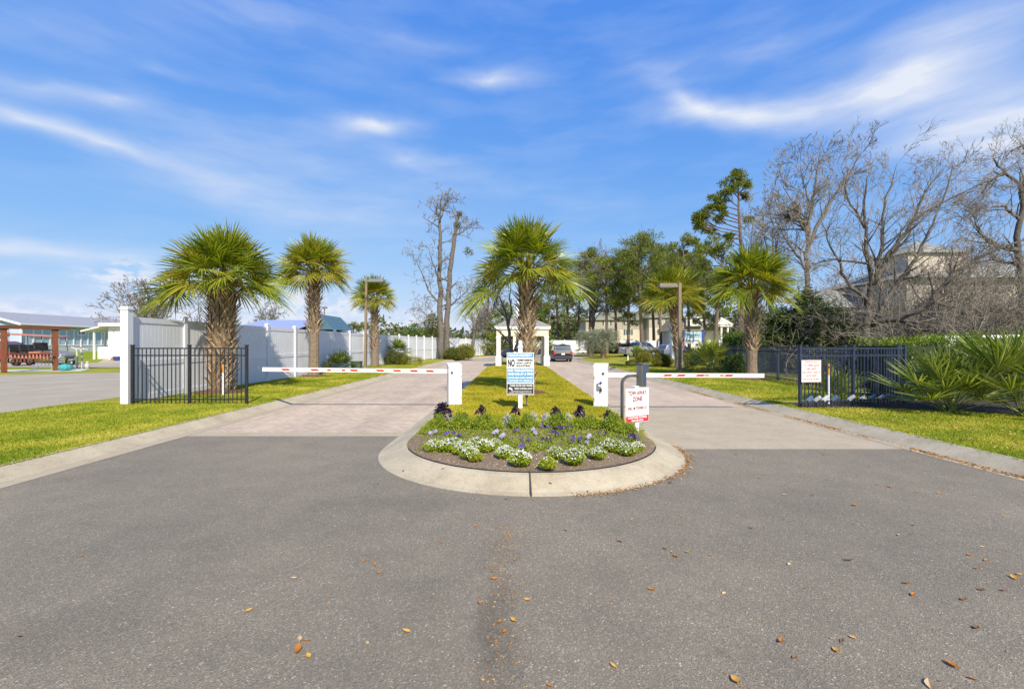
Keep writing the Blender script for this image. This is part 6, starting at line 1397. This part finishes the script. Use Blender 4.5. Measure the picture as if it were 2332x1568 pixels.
place(pr, W_(si), ordered(si, 'silver-grey plant in the green back row, %s of seven from the exit lane'), 'silver bedding plants', (.9, 1.1), 4)
ka = [(515, 215), (672, 215), (783, 175), (1020, 165), (1297, 205), (1465, 195), (1668, 225)]
lk = ['biggest tall purple kale, at the exit lane end of the back row', 'smallest purple kale on a thin bare stem', 'rounded purple kale standing before the lawn, next to the smallest kale', 'low purple kale right in front of the private property sign post', 'drooping purple kale in the middle of the back row, past the sign', 'upright purple kale before the blue-locked barrier gate', 'spreading purple kale beside the tow away sign']
for (x, y), lab, s, i in zip(ka, lk, (1.45, .75, .95, .85, 1.1, 1.1, 1.0), range(7)):
    o = kale(lab, s, 240 + i); o.location = BP(x, y); o['group'] = 'purple kale in the back row'
pv = [(545, 310, PETV), (635, 320, PETV), (885, 260, PETD), (1025, 285, PETV), (890, 312, PETL), (1115, 355, PETV), (1060, 405, PETV), (1250, 262, PETV), (1330, 280, PETD), (1395, 275, PETD), (1290, 315, PETD), (1342, 322, PETD), (1410, 362, PETV), (1475, 355, PETV), (1520, 368, PETL), (1625, 310, PETD), (1760, 378, PETD), (1835, 348, PETD), (1250, 365, PETD), (1150, 285, PETL), (470, 300, PETL), (1545, 345, PETL), (1160, 300, PETL), (940, 340, PETL)]
for m, nm, sd in ((PETV, 'violet', 250), (PETD, 'dark purple', 260), (PETL, 'pale lilac', 270)):
    xy = [p[:2] for p in pv if p[2] is m]; pr = [pansy('', m, sd + i, 3 + i) for i in range(2)]
    place(pr, W_(xy), ordered(xy, nm + ' pansy in the flower bed, %s of its colour from the exit lane side'), nm + ' pansies', (.7, .95), sd)
LEAFC = leafm('bed_ground_cover_leaf', [(.10, .16, .014), (.19, .26, .022), (.30, .36, .035), (.38, .42, .07)], .3, 5, .5)
rng = np.random.default_rng(31); q = MB(); C = []
for i in range(900):
    x = rng.uniform(380, 1880); y = rng.uniform(265, 420) if rng.random() < .75 else rng.uniform(225, 300); C.append(np.array(BP(x, y)))
C = np.repeat(np.array(C), 14, 0) + rng.normal(size=(900 * 14, 3)) * [.06, .06, .0]; C[:, 2] = .18 + np.abs(rng.normal(size=len(C))) * .045
q.leaves(C, .042, .017, rng, 0, D=np.array([[0, 0, .8]] * len(C)), jit=.9); o = q.build('ground_cover', LEAFC); tag(o, 'thin green ground cover sprouting between the bedding flowers', 'ground cover', kind='stuff')
q = MB(); a = rng.uniform(math.pi, 2 * math.pi, 900); r = np.sqrt(rng.uniform(.25, 1, 900)) * (bed_r - .03); C = np.c_[ICX + r * np.cos(a), ICY + r * np.sin(a), np.full(900, .19)]; C[:, 2] = .156 + .05 * (1 - (r / bed_r) ** 3) + .004
q.leaves(C, .022, .012, rng, 0, D=rng.normal(size=(900, 3)) * [1, 1, .1], jit=.05); o = q.build('petal_litter', leafm('fallen_petals', [(.30, .24, .17), (.55, .50, .42), (.7, .66, .6)], .1, 9, .8, (1, 1, 1))); tag(o, 'pale fallen petals and chips strewn over the bed soil', 'litter', kind='stuff')
t = MB(); t.tube([(ICX + (bed_r + .006) * math.cos(a), ICY + (bed_r + .006) * math.sin(a), .158) for a in np.linspace(math.pi * 1.12, math.pi * 1.9, 60)], .009, 6); o = t.build('edging_strip', BLACK); tag(o, 'black rubber edging strip along the front of the flower bed', 'edging')

# ------------------------------------------------------------------ fallen leaves
LM = [leafm('dead_leaf_%s' % n, c, .1, 9, .6, (1, 1, 1)) for n, c in (('orange', [(.36, .13, .02), (.50, .20, .03)]), ('brown', [(.16, .07, .03), (.26, .12, .045)]), ('tan', [(.48, .33, .16), (.60, .45, .26)]), ('gold', [(.52, .28, .04), (.62, .36, .07)]))]


def leafmesh(m, seed, L_=.07, w=.42):
    rng = np.random.default_rng(seed); q = MB(); V = []; cu = rng.uniform(.1, .5); tw = rng.uniform(-.3, .3)
    for j, (tq, wq) in enumerate(((0, .05), (.15, .5), (.4, 1), (.65, .85), (.88, .4), (1, .03))):
        x = (tq - .5) * L_; zc = L_ * cu * (tq - .5) ** 2 * 1.6 + .004; wd = L_ * w * wq * .5
        V += [(x, -wd, zc + wd * (.5 + tw)), (x, 0, zc), (x, wd, zc + wd * (.5 - tw))]
    q.add(V, [[j * 3 + e, j * 3 + e + 1, j * 3 + 4 + e, j * 3 + 3 + e] for j in range(5) for e in range(2)])
    q.tube([(-.5 * L_, 0, .006 + L_ * cu * .4), (-.68 * L_, 0.003, .004)], .0012, 4); return q.mesh('fallen_leaf', [m])


LMS = [[leafmesh(m, 300 + i * 4 + j, .07, (.42, .55)[j]) for j in range(2)] for i, m in enumerate(LM)]
RB_ = [(1720, 352, 1, 0), (1563, 437, 1.2, 0), (1535, 688, 1.2, 1), (1264, 706, .8, 2), (728, 650, .9, 3), (746, 670, 1, 0), (695, 634, .8, 1), (798, 651, .8, 3), (490, 601, .9, 1), (245, 551, .8, 1), (637, 820, 1, 0), (966, 838, .7, 2), (70, 867, .9, 3), (1824, 844, 1.1, 0), (1795, 792, .8, 1), (2117, 998, 1.1, 1), (2057, 867, .8, 1), (2138, 822, .9, 1), (2240, 825, .9, 1), (2288, 768, 1.2, 3), (2310, 752, 1, 3), (2117, 723, .8, 0), (1225, 1058, 1.3, 0), (1287, 1130, .7, 1), (1478, 1100, 1.1, 3), (1503, 1055, .9, 1), (1552, 1039, .7, 3), (2005, 1165, 1.1, 0), (2098, 1228, .7, 0), (1902, 1255, 1.4, 2), (1022, 1240, 1.5, 3), (462, 1170, .9, 3), (170, 1258, .7, 0), (2160, 687, .7, 0), (2085, 663, .8, 0), (2140, 625, .8, 2), (1125, 313, .9, 0), (1845, 374, .8, 3), (915, 347, .8, 0), (720, 335, 1, 1), (1420, 205, .9, 0), (985, 280, .8, 0), (1090, 539, .8, 0), (545, 500, .7, 3), (770, 486, .6, 3), (1628, 257, .8, 1), (1240, 388, .8, 2), (1945, 380, .8, 0), (1760, 572, .7, 2), (1825, 527, .6, 1), (1605, 530, .7, 3), (175, 367, .8, 1), (345, 380, .7, 1), (6, 962, 1.0, 3), (1300, 205, .7, 0), (1370, 390, .7, 2), (1665, 340, .8, 0), (1020, 204, .8, 1), (1440, 320, .6, 2), (905, 665, .6, 3)]
LB_ = [(85, 1036, .9, 1), (1395, 1055, 1, 0), (1358, 1098, 1.6, 0), (1405, 1126, .9, 3), (1365, 1046, .9, 2), (1130, 918, 1.1, 3), (1850, 1012, .9, 3), (1672, 1066, .8, 2), (1500, 622, .7, 3), (1707, 706, .8, 0), (1655, 691, .7, 0), (1725, 745, .8, 0), (1340, 768, .8, 2), (1493, 856, .7, 3), (2010, 607, .8, 0), (2250, 772, 1.2, 0), (2275, 970, 1, 0), (2298, 1012, .9, 0), (1935, 400, .7, 3), (1965, 379, .5, 0), (1840, 500, .6, 3), (2165, 530, .8, 0), (2305, 408, .8, 1), (2018, 313, .9, 1), (1836, 293, .7, 1), (368, 669, .6, 0), (1720, 338, .7, 1), (2183, 880, .8, 0), (2240, 738, .7, 0), (1975, 843, .6, 2), (1465, 337, .5, 0)]
rng = random.Random(9); WL = ['orange', 'brown', 'pale tan', 'golden']
for (lx, ly, s, k), ox in [(p, 1250) for p in RB_] + [(p, 0) for p in LB_]:
    p = G((ox + lx / 1.8656) / 1.07204, (1000 + ly / 1.8656) / 1.07204, 0)
    z = .003
    dx, dy = p.x - ICX, p.y - ICY; rad_ = math.hypot(dx, dy)
    if p.y < ICY and rad_ < IR + .02: z = .01 + .14 * min(1, (IR - rad_) / .4) if rad_ > IR - .44 else .16
    o = bpy.data.objects.new('fallen_leaf', LMS[k][rng.randrange(2)]); COL.objects.link(o); o.location = (p.x, p.y, z); o.rotation_euler = (rng.uniform(-.2, .2), rng.uniform(-.2, .2), rng.uniform(0, 6.28)); f = s * rng.uniform(.72, .92); o.scale = (f, f, f)
    tag(o, 'curled %s fallen leaf lying on the paving in front of the flower bed' % WL[k], 'leaf', WL[k] + ' fallen leaves on the paving')
rng = np.random.default_rng(12)
q = MB(); n = 2600; y = rng.uniform(4.5, 17, n); keep = (np.sin(y * 2.1) + np.sin(y * 5.3 + 1) * .6 + rng.normal(size=n) * .5) > -.2; y = y[keep]; x = 6.66 - np.abs(rng.normal(size=len(y))) * .07; C = np.c_[x, y, np.full(len(y), .012)]
q.leaves(C, .05, .02, rng, 0, D=rng.normal(size=(len(y), 3)) * [1, 1, .15], jit=.05); 
a = rng.uniform(math.pi * 1.55, math.pi * 2.02, 500); r = IR + np.abs(rng.normal(size=500)) * .06 - .02; q.leaves(np.c_[ICX + r * np.cos(a), ICY + r * np.sin(a), np.full(500, .014)], .04, .016, rng, 0, D=rng.normal(size=(500, 3)) * [1, 1, .15], jit=.05)
C = np.c_[rng.uniform(-.3, 5.5, 520), rng.uniform(1.9, 7.6, 520), np.full(520, .005)]; q.leaves(C, .022, .010, rng, 0, D=rng.normal(size=(520, 3)) * [1, 1, .1], jit=.05)
C = np.c_[rng.normal(-.06, .07, 420), rng.uniform(2.2, 4.4, 420), np.full(420, .005)]; q.leaves(C, .018, .010, rng, 0, D=rng.normal(size=(len(C), 3)) * [1, 1, .1], jit=.05)
C = np.c_[rng.uniform(7.1, 9.5, 160), rng.uniform(6, 11, 160), np.full(160, .19)]; q.leaves(C, .05, .03, rng, 0, D=rng.normal(size=(160, 3)) * [1, 1, .3], jit=.05)
o = q.build('leaf_litter', leafm('leaf_crumbs', [(.20, .10, .04), (.40, .22, .08), (.55, .36, .17)], .1, 9, .8, (1, 1, 1))); tag(o, 'small brown leaf litter gathered along the kerb and crumbs on the asphalt', 'leaf litter', kind='stuff')

# ------------------------------------------------------------------ grass blades
GR = leafm('grass_blades', [(.17, .25, .013), (.30, .35, .022), (.47, .44, .05), (.62, .54, .17)], .3, .9, .6, (1.2, 1.2, .5), pat=1.5)
GR2 = leafm('island_grass_blades', [(.24, .27, .014), (.40, .37, .022), (.53, .44, .04), (.60, .48, .11)], .3, .9, .6, (1.2, 1.2, .5), pat=1.5)


def grass(name, label, xr, yr, ok, n, mat_, seed, ymin):
    rng = np.random.default_rng(seed); k = rng.random(n); y = yr[0] * (yr[1] / yr[0]) ** (k ** 1.0); x = rng.uniform(xr[0], xr[1], n); m = ok(x, y); x, y = x[m], y[m]; x = x + rng.normal(size=len(x)) * .02
    s = (.014 + .0021 * y) * rng.uniform(.6, 1.3, len(x)); a = rng.uniform(0, 6.28, len(x)); w_ = (.0018 + .00075 * y); b = np.c_[x, y, np.full(len(x), .149)]; lean = rng.normal(size=(len(x), 2)) * .55
    t = b + np.c_[lean * s[:, None], s]; e = np.c_[np.cos(a), np.sin(a), np.zeros(len(x))] * w_[:, None]
    q = MB(); V = np.stack([b - e, b + e, t], 1); q.add(V.reshape(-1, 3), np.arange(3 * len(x)).reshape(-1, 3)); o = q.build(name, mat_); return tag(o, label, 'grass', kind='stuff')


grass('grass', 'mown yellow-green grass on the verge by the exit lane', (-11.7, -6.66), (4.6, 34), lambda x, y: (x > -10.3) | (y < 12.2), 260000, GR, 1, 5)
grass('grass', 'bright mown grass on the verge in front of the palmettos and navy fence', (6.98, 12.6), (5, 34), lambda x, y: ~((x > 7.3) & (y > 11.3 - .42 * np.maximum(0, x - 8.8)) & (y < 12.9)) & (np.abs(x) < 1.25 * y), 230000, GR, 2, 5)
grass('grass', 'mown golden grass covering the island behind the flower bed', (-2, 2.6), (7.9, 32), lambda x, y: (np.abs(x - .35) < 2.02) & (y > 8.25 + .25 * np.cos((x - .3) * 1.3) - .35), 180000, GR2, 3, 8)
